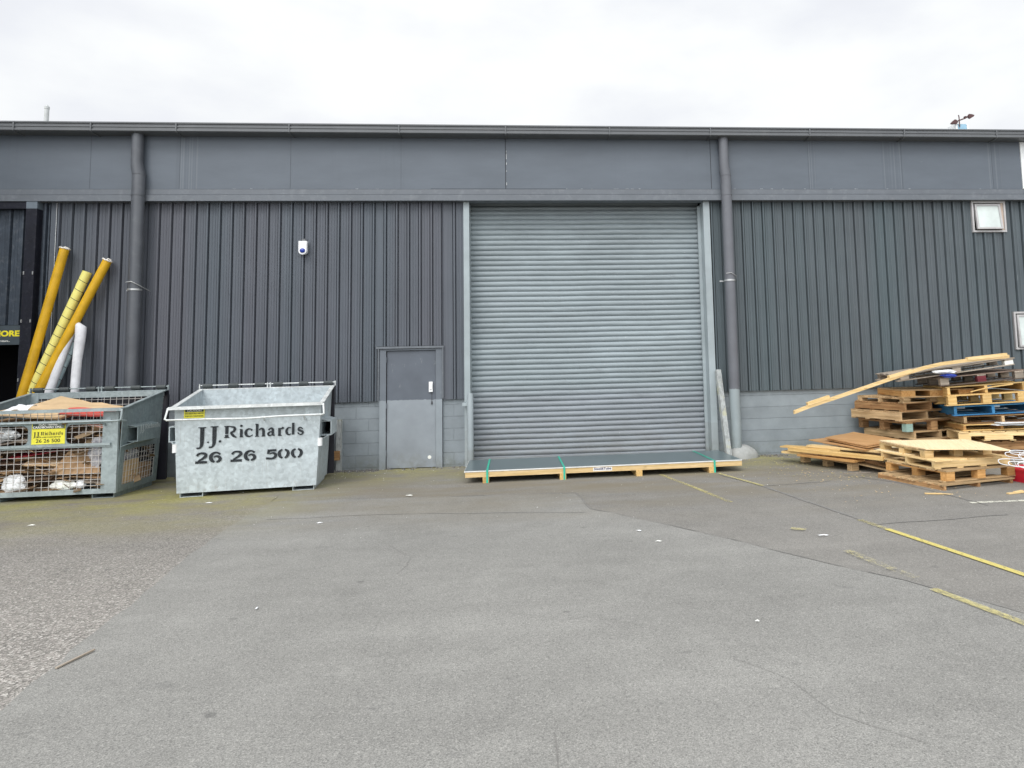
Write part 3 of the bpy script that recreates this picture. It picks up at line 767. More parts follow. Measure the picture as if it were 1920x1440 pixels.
# ------------------------------------------------------------------ black unit at the left end
bu = thing('shop_unit', 'black painted shop front at the left edge with steel pillar and dark open doorway', 'building')
mb = MB(); mb.bx(-8.150, -7.985, -.14, .06, 0, 4.365); pl = mb.build('pillar', M['black_paint'], bu)
mb = MB(); mb.bx(-8.150, -7.985, -.141, .06, 4.368, 4.484); mb.build('pillar_head', M['pillar_top'], pl)
for z in (3.32, 2.55, 1.62):
    for x in (-8.135, -8.0): mb = MB(); mb.box((x, -.145, z), (.016, .012, .05)); mb.build('bolt_head', M['steel_strap'], pl)
mb = MB(); mb.bx(-14, -8.152, -.13, .06, 4.37, 4.484); mb.build('beam', M['black_paint'], bu)
mb = MB(); mb.sheet(rib_profile(-14, -8.152, -8.464, .20), 2.50, 4.37, 'z'); mb.build('cladding', M['clad_dark'], bu, fix=False)
mb = MB(); mb.sheet(rib_profile(-7.985, -7.838, -7.93, .09), 0, 4.484, 'z'); mb.build('cladding', M['clad_dark'], bu, fix=False)
mb = MB(); mb.bx(-7.838, -7.752, -.035, .02, .0, 4.484); st_ = mb.build('flashing_strip', M['clad'], bu)
mb = MB(); mb.bx(-7.758, -7.7505, -.039, -.0352, 1.3, 4.484); mb.build('strip_edge', M['seam_white'], st_)
mb = MB(); mb.bx(-8.236, -8.205, -.02, .10, 0, 2.17); mb.bx(-8.375, -8.355, .5, .55, 0, 1.95); mb.build('door_post', M['clad_dark'], bu)
mb = MB(); mb.bx(-14, -8.152, 1.0, 1.1, 0, 4.4); mb.bx(-8.20, -8.155, .11, 1.0, 0, 2.5); mb.bx(-14, -8.152, .05, 1.0, 2.40, 2.48); mb.build('doorway_lining', M['void'], bu)  # near-black lining puts the unlit room's darkness into its colour
sg = thing('shop_sign', 'dark grey shop sign board with yellow letters above the left doorway', 'sign')
mb = MB(); mb.bx(-10.4, -8.125, -.075, -.03, 2.180, 2.490); mb.build('sign_board', M['sign_grey'], sg)
text_mesh('lettering', 'MORE', M['letter_yellow'], sg, (-8.198, -.077, 2.318), (R(90), 0, 0), .122, .0055, 'RIGHT', .0015, 1.18)
text_mesh('lettering', 'furniture...', M['sign_white'], sg, (-8.33, -.077, 2.228), (R(90), 0, 0), .045, .0006, 'RIGHT', .001)

# unseen building wing, added left of the view to shade that end
nb = thing('added_shade_wing', 'dark clad building wing added out of view to shade the left end', 'building')
mb = MB(); mb.bx(-16, -9.9, -5.6, -.4, 0, 6.2); mb.build('wall', M['clad_dark'], nb)
mb = MB(); mb.bx(-16.1, -9.82, -5.7, -.35, 6.2, 6.32); mb.build('roof', M['gutter'], nb)

# white end wall beyond the fascia
we = thing('white_end_panel', 'white painted panel at the right end of the grey fascia', 'panel')
mb = MB(); mb.bx(9.02, 22, -.135, .10, 4.70, 5.580); mb.build('panel_face', M['white_paint'], we)
mb = MB(); mb.bx(9.02, 22, -.128, .09, 4.6, 4.699); mb.build('panel_trim', M['trim'], we)

# ------------------------------------------------------------------ on and behind the roof
fl = thing('roof_flue', 'thin pale flue pipe standing up behind the left part of the gutter', 'flue', (-13.37, 8, 6.0))
mb = MB(); mb.tube([(0, 0, 0), (0, 0, 3.05)], .055, 14); mb.build('pipe', M['flue'], fl)
mb = MB(); mb.tube([(0, 0, 3.05), (0, 0, 3.12)], .062, 14); mb.tube([(0, 0, 3.12), (0, 0, 3.17)], .04, 12, rs=[.04, .02]); mb.build('cowl', M['flue'], fl)
vt = thing('roof_vent', 'pale blue and white vent box on the roof at the right, under a rusty arm', 'vent', (9.95, 3, 5.8))
mb = MB(); mb.bx(-.13, .10, -.1, .2, 0, 1.22); mb.build('vent_box', M['paleblue'], vt)
mb = MB(); mb.bx(-.17, -.131, -.12, .2, 0, 1.24); mb.bx(.101, .14, -.12, .2, 0, 1.20); mb.build('vent_frame', M['white_paint'], vt)
ra = thing('rusty_bracket', 'rusty bent arm with blade ends lying across the roof vent', 'bracket', (9.93, 2.86, 7.09))
mb = MB()
mb.tube([(-.23, 0, -.06), (-.08, 0, 0), (.06, 0, .05), (.14, 0, .09)], .015, 8)
mb.build('arm', M['rust'], ra)
for cx_, cz_, rx_, rz_, a_ in ((-.20, -.045, .085, .05, .35), (.21, .105, .075, .05, .25), (.08, .075, .035, .03, .2)):
    mb = MB(); pts = []
    for k in range(10):
        a = 2 * math.pi * k / 10; rr = 1 + .22 * math.sin(3 * a + cx_ * 9)
        x = rx_ * rr * math.cos(a); zc = rz_ * rr * math.sin(a)
        pts.append((cx_ + x * math.cos(a_) - zc * math.sin(a_), cz_ + x * math.sin(a_) + zc * math.cos(a_)))
    mb.prism(pts, -.02, .02, 'y'); mb.build('blade', M['rust'], ra)
mb = MB(); mb.tube([(-.075, 0, -.16), (-.075, 0, .08), (-.085, 0, .13)], .012, 8); mb.build('spike', M['rust'], ra)

# ------------------------------------------------------------------ small things on the wall
al = thing('alarm_siren', 'white alarm siren box with blue strobe high on the left cladding', 'alarm', (-3.853, -.035, 3.70))
mb = MB(); pts = [(-.065, .115), (.065, .115)] + [(.065 * math.cos(a), -.045 + .068 * math.sin(a)) for a in [-i * math.pi / 12 for i in range(13)]]
mb.prism(pts, -.075, 0, 'y'); mb.build('case', M['white_plastic'], al, bevel=.012)
mb = MB(); V = []
for i in range(5):
    for k in range(16):
        t = i / 4 * math.pi / 2; V.append((.044 * math.cos(t) * math.cos(k * math.pi / 8), -.076 - .028 * math.sin(t), -.048 + .040 * math.cos(t) * math.sin(k * math.pi / 8)))
mb._add(V, [(i * 16 + k, i * 16 + (k + 1) % 16, (i + 1) * 16 + (k + 1) % 16, (i + 1) * 16 + k) for i in range(4) for k in range(16)], smooth=True)
mb.build('strobe', M['blue_plastic'], al)
mb = MB(); mb.bx(-.03, .03, -.02, 0, .116, .16); mb.build('bracket', M['gutter'], al)

bo = thing('bollard', 'grey painted steel bollard left of the roller door', 'bollard', (-1.095, -.30, 0))
mb = MB(); mb.tube([(0, 0, 0), (0, 0, 1.20), (0, 0, 1.225)], .052, 16, rs=[.052, .052, .035]); mb.build('post', M['bollard'], bo)
mb = MB(); mb.bx(-.13, -.04, -.01, .22, 1.02, 1.07); mb.build('wall_bracket', M['jamb'], bo)
lp = thing('leaning_pole', 'flaking white painted pole leaning on the wall beside the right downpipe', 'pole')
mb = MB(); mb.beam((3.175, -.42, .0), (3.128, -.09, 1.50), .085, .085); mb.build('pole', M['flaky'], lp)
wp = thing('wall_post', 'short flaking white post standing against the block wall left of the door', 'post')
mb = MB(); mb.bx(-3.300, -3.222, -.03, .044, 0, .835); mb.build('post', M['flaky'], wp)
tb = MB(); tb.bx(-3.62, -3.232, -.09, -.032, .19, .335, .9)
tag(tb.build('timber_offcut', M['wood_b']), 'rough brown timber offcut wedged between the metal bin and the white post', 'timber')

# ------------------------------------------------------------------ skip bins
def bin_at(label, loc, rz, mesh):
    t = thing('mesh_bin' if mesh else 'metal_bin', label, 'bin', loc, (0, 0, rz))
    G = M['galv_dull'] if mesh else M['galv']; GR = M['galv_dull_rim'] if mesh else M['galv_rim']
    W0, W1, D0, D1, ZF, ZR, zb, th = .87, .925, 1.10, 1.16, 1.20, 1.40, .06, .012
    zs = .62                                             # mesh / plate split on the side
    def X(z): return W0 + (W1 - W0) * (z - zb) / (ZF - zb)
    def YR(z): return D0 + (D1 - D0) * (z - zb) / (ZR - zb)
    # floor
    mb = MB(); mb.bx(-W0 + .01, W0 - .01, .01, D0 - .01, zb + .002, zb + .02); mb.build('floor_plate', G, t)
    if not mesh:
        # front face as a slightly dented grid
        mb = MB(); nx, nz = 30, 20; V = []
        for j in range(nz + 1):
            z = zb + (ZF - zb) * j / nz
            for i in range(nx + 1):
                x = X(z) * (-1 + 2 * i / nx)
                e = min(i, nx - i, j, nz - j); e = min(1, e / 3)
                V.append((x, .006 * e * mnoise.noise((x * 1.6, z * 2.1, 4.2)) + .004 * e * mnoise.noise((x * 5, z * 5, 1.2)) + (.012 * math.exp(-((x - .38) / .16) ** 2 - ((z - .12) / .05) ** 2)), z))
        n1 = nx + 1
        mb._add(V, [(j * n1 + i, j * n1 + i + 1, (j + 1) * n1 + i + 1, (j + 1) * n1 + i) for j in range(nz) for i in range(nx)], smooth=True)
        mb._add([(x, .014, z) for x, y, z in V], [(j * n1 + i, (j + 1) * n1 + i, (j + 1) * n1 + i + 1, j * n1 + i + 1) for j in range(nz) for i in range(nx)], smooth=True)
        mb.build('front_panel', G, t, fix=False)
        mb = MB(); mb.slab((W0, D0, zb), (-W0, D0, zb), (-W1, D1, ZR), (W1, D1, ZR), th); mb.build('rear_panel', G, t)
        for s in (-1, 1):
            mb = MB()
            pts = [(s * W0, .016, zb), (s * W0, D0 - .014, zb), (s * W1, D1 - .014, ZR - .004), (s * W1, .016, ZF)]
            if s > 0: mb.slab(*pts, th)
            else: mb.slab(*pts[::-1], th)
            mb.build('side_panel', G, t)
    else:
        # front frame
        mb = MB()
        mb.bx(.685, .873, -.012, .0, .13, 1.165); mb.bx(-.873, -.685, -.012, .0, .13, 1.165)
        mb.bx(.845, .880, -.02, .03, .065, 1.20); mb.bx(-.880, -.845, -.02, .03, .065, 1.20)
        mb.bx(-.844, .844, -.014, .02, .067, .130)
        mb.bx(-.844, .80, -.05, -.013, .712, .745); mb.bx(-.844, .80, -.040, -.013, 1.035, 1.062)
        mb.bx(-.844, .80, -.032, -.0125, .690, .711)
        mb.build('front_frame', GR, t)
        mb = MB(); xs = [-.684, -.235, .355, .684]                     # perforated belt plate
        mb.bx(-.235, .235, -.0122, -.002, .746, 1.034)
        mb.bx(-.684, -.235, -.0122, -.002, 1.000, 1.034); mb.bx(.235, .684, -.0122, -.002, 1.000, 1.034)
        for sx in (-1, 1):
            for cz, sz in ((.746, 1), (1.0, -1)):                      # rounded window corners
                c = [(sx * .235, cz), (sx * (.235 + .055), cz), (sx * (.235 + .016), cz + sz * .016), (sx * .235, cz + sz * .055)]
                mb.prism(c, -.0122, -.002, 'y')
        mb.build('belt_plate', G, t)
        for s in (-1, 1):
            mb = MB(); x0, x1 = X(zs), W1
            pts = [(s * x0, .03, zs), (s * x0, YR(zs), zs), (s * W1, D1 - .014, ZR - .004), (s * W1, .016, ZF)]
            mb.slab(*(pts if s > 0 else pts[::-1]), th)
            for a, b in ((.03, .13), (YR(.3) - .11, YR(.3))):
                q = [(s * W0, a, zb), (s * W0, b, zb), (s * x0, b + .01, zs), (s * x0, a, zs)]
                mb.slab(*(q if s > 0 else q[::-1]), th)
            q = [(s * W0, .13, zb), (s * W0, D0 - .12, zb), (s * (W0 + .004), D0 - .12, .15), (s * (W0 + .004), .13, .15)]
            mb.slab(*(q if s > 0 else q[::-1]), th)
            mb.build('side_panel', G, t)
            mb = MB(); y = .17
            while y < D0 - .09: mb.beam((s * (X(.12) - .012), y, .12), (s * (X(zs) - .012), y + .01, zs), .005, .005); y += .075
            z = .17
            while z < zs: mb.beam((s * (X(z) - .017), .1, z), (s * (X(z) - .017), D0 - .05, z), .005, .005); z += .075
            mb.build('wire_mesh', M['mesh'], t)
        mb = MB(); x = -.83
        while x < .83: mb.bx(x - .0028, x + .0028, .004, .0095, .10, 1.20); x += .0865
        z = .175
        while z < 1.19: mb.bx(-.85, .85, .010, .0155, z - .0028, z + .0028); z += .080
        mb.build('wire_mesh', M['mesh'], t)
        mb = MB(); x = -.86
        while x < .86: mb.beam((x, YR(.1) - .02, .1), (x, YR(1.36) - .02, 1.36), .005, .005); x += .0865
        z = .175
        while z < 1.36: mb.bx(-X(z), X(z), YR(z) - .033, YR(z) - .027, z - .0028, z + .0028); z += .080
        mb.build('wire_mesh', M['mesh'], t)
        mb = MB(); mb.bx(-W1, W1, D1 - .03, D1, ZR - .075, ZR); mb.bx(-W1, -W1 + .12, D1 - .045, D1 - .031, .6, ZR); mb.build('rear_rail', GR, t)
    # rims
    mb = MB()
    mb.bx(-.965, .965, -.125, .0, ZF - .002, ZF + .012); mb.bx(-.965, .965, -.125, -.113, ZF - .028, ZF - .0025)
    mb.bx(-.955, .955, D1 - .01, D1 + .05, ZR + .002, ZR + .016)
    for s in (-1, 1):
        mb.slab((s * .905, .001, ZF + .010), (s * .905, D1 - .012, ZR + .012), (s * .962, D1 - .012, ZR + .014), (s * .965, .001, ZF + .012), .012) if s < 0 else \
            mb.slab((s * .965, .001, ZF + .012), (s * .962, D1 - .012, ZR + .014), (s * .905, D1 - .012, ZR + .012), (s * .905, .001, ZF + .010), .012)
    mb.build('rim', GR, t)
    mb = MB()
    sag = .014 if not mesh else 0
    mb.tube([(-.968, -.11, ZF - .005), (-.985, -.165, 1.055), (-.955, -.170, 1.045), (-.4, -.17, 1.045 - sag * .5), (.0, -.17, 1.043 - sag), (.45, -.17, 1.045), (.955, -.170, 1.045), (.985, -.165, 1.055), (.968, -.11, ZF - .005)], .0135, 8)
    for x in (.20, .72):
        mb.beam((x, -.165, 1.04), (x, -.01, .985), .01, .03)
    for s in (-1, 1): mb.tube([(s * .965, -.168, 1.045), (s * .945, .05, 1.03)], .012, 8)
    mb.build('guard_rail', GR, t)
    # fork pockets
    for s in (-1, 1):
        mb = MB(); xa, xb = .905, 1.035; ya, yb, za, zc = .18, .80, .705, .965
        mb.bx(s * xb - .006, s * xb + .006, ya, yb, za + .02, zc - .03)
        a, b = sorted((s * xa, s * (xb - .007)))
        mb.bx(a, b, ya, yb, zc - .042, zc - .030); mb.bx(a, b, ya, yb, za + .02, za + .032)
        q = [(s * xa, ya - .03, zc), (s * (xb - .01), ya, zc - .029), (s * (xb - .01), yb, zc - .029), (s * xa, yb + .03, zc)]
        mb.slab(*(q if s > 0 else q[::-1]), .008)
        q = [(s * xa, ya - .16, za - .03), (s * (xb - .03), ya - .02, za + .018), (s * (xb - .03), yb, za + .018), (s * xa, yb + .02, za - .03)]
        mb.slab(*(q if s < 0 else q[::-1]), .008)
        pk = mb.build('fork_pocket', G, t)
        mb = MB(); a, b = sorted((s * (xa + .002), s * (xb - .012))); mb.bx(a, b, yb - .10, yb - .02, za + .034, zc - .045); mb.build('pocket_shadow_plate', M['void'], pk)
        if mesh and s > 0:
            lt = lettering('lettering', NAME, pk, M['galv_pale'], .00052, 0, 0, 0); lt.rotation_euler = (0, 0, R(90)); lt.location = (xb + .0062, .50, .835)
        if not mesh:
            mb = MB(); a, b = sorted((s * (W0 + .005), s * (W0 + .075)))
            mb.tube([((a + b) / 2, .02, .60), ((a + b) / 2, .02, .71)], .034, 12); mb.build('buffer', M['white_plastic'], t)
    # feet
    for s in (-1, 1):
        mb = MB(); a, b = s * .70 - .14, s * .70 + .14
        mb.bx(a, b, .03, 1.05, .0, .008); mb.bx(a, a + .01, .03, 1.05, .008, .058); mb.bx(b - .01, b, .03, 1.05, .008, .058)
        mb.build('skid_foot', G, t)
    # lid bar and the two lids folded down behind
    mb = MB(); mb.tube([(-.975, D1 + .04, 1.468), (.975, D1 + .04, 1.468)], .009, 8)
    for s in (-1, 0, 1):
        for dx in ((0,) if s else (-.02, .02)): mb.bx(s * .965 + dx - .006, s * .965 + dx + .006, D1 + .02, D1 + .06, ZR + .016, 1.49)
    mb.build('lid_bar', GR, t)
    for s in (-1, 1):
        mb = MB(); a, b = sorted((s * .03, s * .955))
        mb.bx(a, b, D1 + .06, D1 + .085, .05, 1.40); mb.bx(a + .02, b - .02, D1 + .085, D1 + .15, .06, 1.34)
        ld = mb.build('lid', M['lid'], t)
        for x in (.13, .50, .86):
            mb = MB(); mb.tube([(s * x - .066, D1 + .042, 1.462), (s * x + .066, D1 + .042, 1.462)], .033, 10); mb.bx(s * x - .06, s * x + .06, D1 + .05, D1 + .08, 1.38, 1.45)
            mb.build('hinge_sleeve', M['sleeve'], ld)
    return t
b2 = bin_at('solid galvanised metal skip bin with black stencilled lettering and open top', (-3.950, -1.875, 0), R(8.8), False)
K = 1.262e-3
lettering('lettering', NAME, b2, M['stencil'], K, .012, .643, -.008)
lettering('lettering', PHONE, b2, M['stencil'], K, .012, .643, -.008)
mb = MB(); mb.bx(-.805, -.553, -.0105, -.008, 1.052, 1.178); cs = mb.build('caution_label', M['sign_yellow'], b2)
mb = MB(); mb.bx(-.792, -.566, -.0125, -.0108, 1.133, 1.168); mb.build('caution_band', M['sign_black'], cs)
text_mesh('lettering', 'CAUTION', M['sign_white'], cs, (-.679, -.0145, 1.139), (R(90), 0, 0), .034, .0008, 'CENTER', .0008, 1.15)
text_mesh('lettering', 'DO NOT FILL ABOVE', M['stencil'], cs, (-.679, -.0125, 1.104), (R(90), 0, 0), .0255, .0004, 'CENTER', .0008, .93)
text_mesh('lettering', 'TOP OF CONTAINER', M['stencil'], cs, (-.679, -.0125, 1.068), (R(90), 0, 0), .0255, .0004, 'CENTER', .0008, .93)

b1 = bin_at('galvanised wire mesh skip bin full of flattened cardboard at the left edge', (-6.585, -1.80, 0), R(2.6), True)
mb = MB(); mb.bx(-.188, .222, -.0165, -.0125, .752, 1.042); sp_ = mb.build('sign_plate', M['sign_yellow'], b1)
mb = MB(); mb.bx(-.180, .214, -.0185, -.0168, .955, 1.036); mb.build('sign_header', M['sign_black'], sp_)
text_mesh('lettering', 'FLATTENED', M['sign_white'], sp_, (.017, -.0205, 1.002), (R(90), 0, 0), .036, .001, 'CENTER', .0008, 1.25)
text_mesh('lettering', 'CARDBOARD ONLY', M['sign_white'], sp_, (.017, -.0205, .964), (R(90), 0, 0), .040, .001, 'CENTER', .0008, 1.05)
lettering('lettering', NAME, sp_, M['stencil'], .00034, .017, .866, -.0168, 900, 720)
text_mesh('lettering', 'WASTE & RECYCLING SERVICES', M['stencil'], sp_, (.017, -.0185, .838), (R(90), 0, 0), .019, .0001, 'CENTER', .0008, 1.15)
text_mesh('lettering', '26 26 500', M['stencil'], sp_, (.017, -.0185, .775), (R(90), 0, 0), .066, .0004, 'CENTER', .0008, 1.12)

# ------------------------------------------------------------------ rubbish in the mesh bin (its local frame: x -.85..85, y .03..1.05)
B1 = Matrix.Translation((-6.585, -1.80, 0)) @ Matrix.Rotation(R(2.6), 4, 'Z')
def bent_sheet(name, corners, mat, label, cat, group=None, nx=8, ny=5, bend=.03, seed=0, th=.006):
    c = [B1 @ Vector(p) for p in corners]
    o0 = sum(c, Vector()) / 4; V = []
    nrm = (c[1] - c[0]).cross(c[3] - c[0]).normalized()
    for layer in (0, 1):
        for j in range(ny + 1):
            for i in range(nx + 1):
                u = i / nx; v = j / ny
                p = (c[0] * (1 - u) + c[1] * u) * (1 - v) + (c[3] * (1 - u) + c[2] * u) * v
                k = mnoise.noise((u * 2.2 + seed, v * 2.2, seed * 1.7)) + .45 * mnoise.noise((u * 6 + seed, v * 6, 3.1))
                V.append(p + nrm * (bend * k + layer * th) - o0)
    n1 = nx + 1; N = n1 * (ny + 1); F = []
    for j in range(ny):
        for i in range(nx):
            a = j * n1 + i; F.append((a, a + n1, a + n1 + 1, a + 1)); F.append((N + a, N + a + 1, N + a + n1 + 1, N + a + n1))
    ring = [i for i in range(nx)] + [j * n1 + nx for j in range(ny)] + [ny * n1 + nx - i for i in range(nx)] + [(ny - j) * n1 for j in range(ny)]
    for q in range(len(ring)):
        a, b = ring[q], ring[(q + 1) % len(ring)]; F.append((a, b, N + b, N + a))
    mb = MB(); mb._add(V, F); o = mb.build(name, mat, None, o0)
    return tag(o, label, cat, group)
def crumple(name, c, r, mat, label, cat, seed=1, amp=.3, sub=4, group=None, world=False):
    bm = bmesh.new(); bmesh.ops.create_icosphere(bm, subdivisions=sub, radius=1)
    for v in bm.verts:
        k = 1 + amp * (mnoise.noise(v.co * 1.7 + Vector((seed, 0, 0))) + .6 * abs(mnoise.noise(v.co * 4.1 + Vector((0, seed, 0)))) + .45 * abs(mnoise.noise(v.co * 8.5 + Vector((0, 0, seed)))) - .2)
        v.co = Vector((v.co.x * r[0] * k, v.co.y * r[1] * k, v.co.z * r[2] * k))
    me = bpy.data.meshes.new(name); bm.to_mesh(me); bm.free(); me.materials.append(mat)
    o = bpy.data.objects.new(name, me); COL.objects.link(o); o.location = c if world else B1 @ Vector(c)
    return tag(o, label, cat, group)
GC = 'flattened cardboard in the mesh bin'
CB = 'cardboard'
cards = [
 ([(-.62, .30, 1.16), (.74, .30, 1.12), (.80, .78, 1.13), (-.40, .95, 1.36)], 'card_l', 'large tan cardboard sheet lying on top of the load in the mesh bin', .07),
 ([(-.80, .02, 1.16), (.15, .02, 1.06), (.20, .50, 1.16), (-.70, .60, 1.24)], 'card_l', 'long tan cardboard strip just under the front rim of the mesh bin', .03),
 ([(.10, .02, 1.135), (.84, .02, 1.07), (.84, .34, 1.15), (.05, .36, 1.22)], 'card_red', 'bright red printed card near the top right of the mesh bin load', .02),
 ([(.26, .019, 1.05), (.83, .019, .90), (.83, .10, 1.03), (.26, .10, 1.06)], 'card_pink', 'pink faced card under the bright red card in the mesh bin', .008),
 ([(-.80, .05, 1.03), (-.10, .04, 1.01), (-.05, .5, 1.06), (-.8, .5, 1.09)], 'card', 'brown cardboard flap tucked under the long tan strip', .04),
 ([(.28, .03, .78), (.62, .02, .90), (.66, .30, .96), (.30, .30, .92)], 'card_g', 'greyish curled cardboard behind the right window of the belt plate', .05),
 ([(.25, .03, .92), (.50, .03, 1.02), (.55, .40, 1.03), (.25, .40, .96)], 'card', 'brown box flap beside the yellow sign in the mesh bin', .02),
 ([(.55, .05, .84), (.80, .05, .82), (.82, .30, .89), (.55, .30, .90)], 'card', 'small brown cardboard piece at the right window under the pink card', .03),
 ([(-.80, .03, .74), (-.25, .03, .78), (-.25, .4, .90), (-.80, .4, .86)], 'card_g', 'pale worn cardboard below the silver film bag', .03),
 ([(-.80, .04, .62), (.20, .03, .70), (.22, .5, .78), (-.8, .5, .70)], 'card_g', 'long grey brown cardboard strip just below the belt rail', .02),
 ([(-.55, .025, .555), (.24, .02, .66), (.24, .4, .72), (-.55, .4, .63)], 'card_dred', 'dark red card strip slanting through the middle of the mesh bin', .012),
 ([(.02, .02, .33), (.66, .02, .34), (.55, .10, .66), (.25, .06, .66)], 'card', 'large folded brown cardboard with slanted edge in the middle of the mesh bin', .05),
 ([(-.32, .025, .47), (.15, .02, .45), (.10, .3, .53), (-.30, .3, .56)], 'card_l', 'small tan flap left of the large folded cardboard', .02),
 ([(-.84, .04, .50), (-.30, .03, .48), (-.3, .5, .54), (-.84, .5, .56)], 'card_d', 'dark damp cardboard under the dark red strip', .02),
 ([(-.84, .03, .40), (.10, .02, .36), (.1, .5, .45), (-.84, .5, .47)], 'card', 'wide brown sheet above the crumpled white bag', .025),
 ([(.10, .02, .29), (.80, .02, .27), (.8, .5, .34), (.1, .5, .36)], 'card', 'wide brown sheet beneath the large folded cardboard', .03),
 ([(.45, .02, .22), (.82, .02, .18), (.82, .5, .30), (.45, .5, .30)], 'card_g', 'grey brown sheet at the bottom right corner of the mesh bin', .03),
 ([(-.84, .02, .125), (.30, .02, .115), (.3, .6, .17), (-.84, .6, .17)], 'card', 'long brown sheet on the floor of the mesh bin', .012),
 ([(-.84, .03, .29), (-.58, .02, .27), (-.5, .4, .34), (-.84, .4, .33)], 'card_l', 'small tan scrap at the left edge above the bin floor', .02),
 ([(-.30, .02, .245), (.05, .025, .30), (.05, .4, .34), (-.3, .4, .30)], 'card_d', 'dark curled cardboard right of the crumpled white bag', .03),
 ([(.835, .20, .12), (.84, .62, .14), (.855, .60, .46), (.845, .22, .47)], 'card_l', 'tan box panel upright against the side mesh of the bin', .01),
 ([(.83, .62, .12), (.83, 1.0, .14), (.84, 1.0, .36), (.84, .60, .40)], 'card', 'brown box panel at the rear of the side mesh', .015),
 ([(-.82, .3, .2), (.8, .3, .2), (.8, .34, 1.0), (-.82, .34, 1.05)], 'card_d', 'big dark cardboard sheet standing deep inside the mesh bin', .06),
]
for i, (c, m, lab, bend) in enumerate(cards):
    bent_sheet('cardboard_sheet', c, M[m], lab, CB, GC, bend=bend, seed=i * 3.7 + .3)
mb = MB(); rs = random.Random(5)
for i in range(95):
    c = Vector((rs.uniform(-.80, .80), rs.choice([rs.uniform(.03, .14), rs.uniform(.1, .9)]), rs.uniform(.13, 1.0))); a = rs.uniform(.04, .16); b = rs.uniform(.02, .07)
    if rs.random() < .2: c = Vector((rs.uniform(.70, .82), rs.uniform(.1, 1.0), rs.uniform(.12, .6)))
    m3 = Euler((rs.uniform(-.9, .9), rs.uniform(-.35, .35), rs.uniform(-1.2, 1.2))).to_matrix(); k = rs.uniform(-.03, .03)
    p = [c + m3 @ Vector(q) for q in ((-a, -b, 0), (0, -b * 1.1, k), (a, -b, 0), (a * .9, b, k * .4), (0, b, k), (-a, b * .8, 0))]
    q = [v + m3 @ Vector((0, 0, .005)) for v in p]
    p = [B1 @ v for v in p]; q = [B1 @ v for v in q]
    mb._add(p + q, [(0, 5, 4, 1), (1, 4, 3, 2), (6, 7, 10, 11), (7, 8, 9, 10)] + [(j, (j + 1) % 6, 6 + (j + 1) % 6, 6 + j) for j in range(6)], rs.choice([.45, .7, 1., 1.25, 1.5]))
def scrapmat():
    n = NT('cardboard_scraps'); o = n.obj()
    col = n.scale(n.mix(n.ramp(n.noise(o, 3, 3), .4, .6), (.30, .19, .105), (.40, .29, .18)), n.attr('tone', 'Fac')); n.base(col); return n.fin(.9, 0, .2)
mb.build('cardboard_scraps', scrapmat())['kind'] = 'stuff'
crumple('plastic_bag', (-.43, .07, .235), (.155, .06, .115), M['paper'], 'crumpled white bag low in the mesh bin left of centre', 'bag', 3, .32)
crumple('film_bag', (-.62, .07, .885), (.22, .05, .085), M['silver'], 'crumpled silver film bag behind the left window of the belt plate', 'bag', 5, .35)
crumple('paper_packet', (.19, .06, .185), (.17, .05, .07), M['sign_white'], 'flattened white printed packet lying low in the mesh bin', 'packet', 8, .22)
crumple('paper_cup', (.40, .06, .19), (.065, .05, .055), M['paper'], 'small white paper cup right of the flattened packet', 'cup', 12, .15)
crumple('clear_film', (.62, .10, .62), (.17, .08, .20), M['film'], 'clear plastic film wad behind the right post of the mesh bin', 'film', 15, .4)
crumple('clear_film', (.74, .45, .50), (.10, .30, .12), M['film'], 'clear plastic film wad above the tan panel at the side mesh', 'film', 21, .4)
bent_sheet('paper_sheet', [(-.70, .16, 1.20), (-.40, .14, 1.19), (-.34, .34, 1.26), (-.62, .40, 1.27)], M['paper'], 'crumpled white paper sheet on the load at the left of the mesh bin', 'paper', None, bend=.05, seed=77.)

# ------------------------------------------------------------------ tubes leaning behind the mesh bin
def lean_tube(name, label, a, b, r, mat, lip=True, bands=None, cat='tube'):
    t = thing(name, label, cat, a)
    A = Vector((0, 0, 0)); Bv = Vector(b) - Vector(a)
    mb = MB(); mb.tube([A, Bv * .5, Bv], r, 22); bd = mb.build('tube_body', mat, t)
    d = Bv.normalized()
    if lip:
        mb = MB(); x = d.orthogonal().normalized(); y = d.cross(x); ring = []
        for k in range(22):
            an = 2 * math.pi * k / 22; rr = r * (1.04 + .05 * math.sin(3 * an))
            ring.append(Bv + (x * math.cos(an) + y * math.sin(an)) * rr + d * (.012 + .014 * mnoise.noise((k * .9, 1.1, r * 40))))
        mb.tube(ring, .011, 6, closed=True)
        mb.tube([ring[3], ring[3] + d * .02, ring[5] + d * .025, ring[6]], .012, 6); mb.slab(ring[0] - d * .01, ring[6] - d * .01, ring[11] - d * .01, ring[17] - d * .01, .006)
        mb.build('torn_wrapping', M['tube_pink'], t)
    if bands:
        mb = MB(); x = d.orthogonal().normalized(); y = d.cross(x); L = Bv.length; s = .12
        up = (Vector((0, 0, 1)) - d * d.z).normalized(); side = d.cross(up)
        while s < L - .03:
            pts = [d * (s + .02 * math.cos(2 * math.pi * k / 20)) + (up * math.cos(2 * math.pi * k / 20) + side * math.sin(2 * math.pi * k / 20)) * (r * 1.005) for k in range(20)]
            mb.tube(pts, .0045, 5, closed=True); s += bands
        mb.build('binding', M['band'], t)
    return t
lean_tube('cardboard_tube', 'ochre yellow tube leaning at far left against the black pillar', (-8.19, -.42, .0), (-7.545, -.135, 3.70), .067, M['tube_yellow'])
lean_tube('fabric_roll', 'pale yellow roll bound with dark cords between two ochre tubes', (-8.36, -.34, .0), (-7.19, -.125, 3.33), .068, M['tube_pale'], False, .155, 'roll')
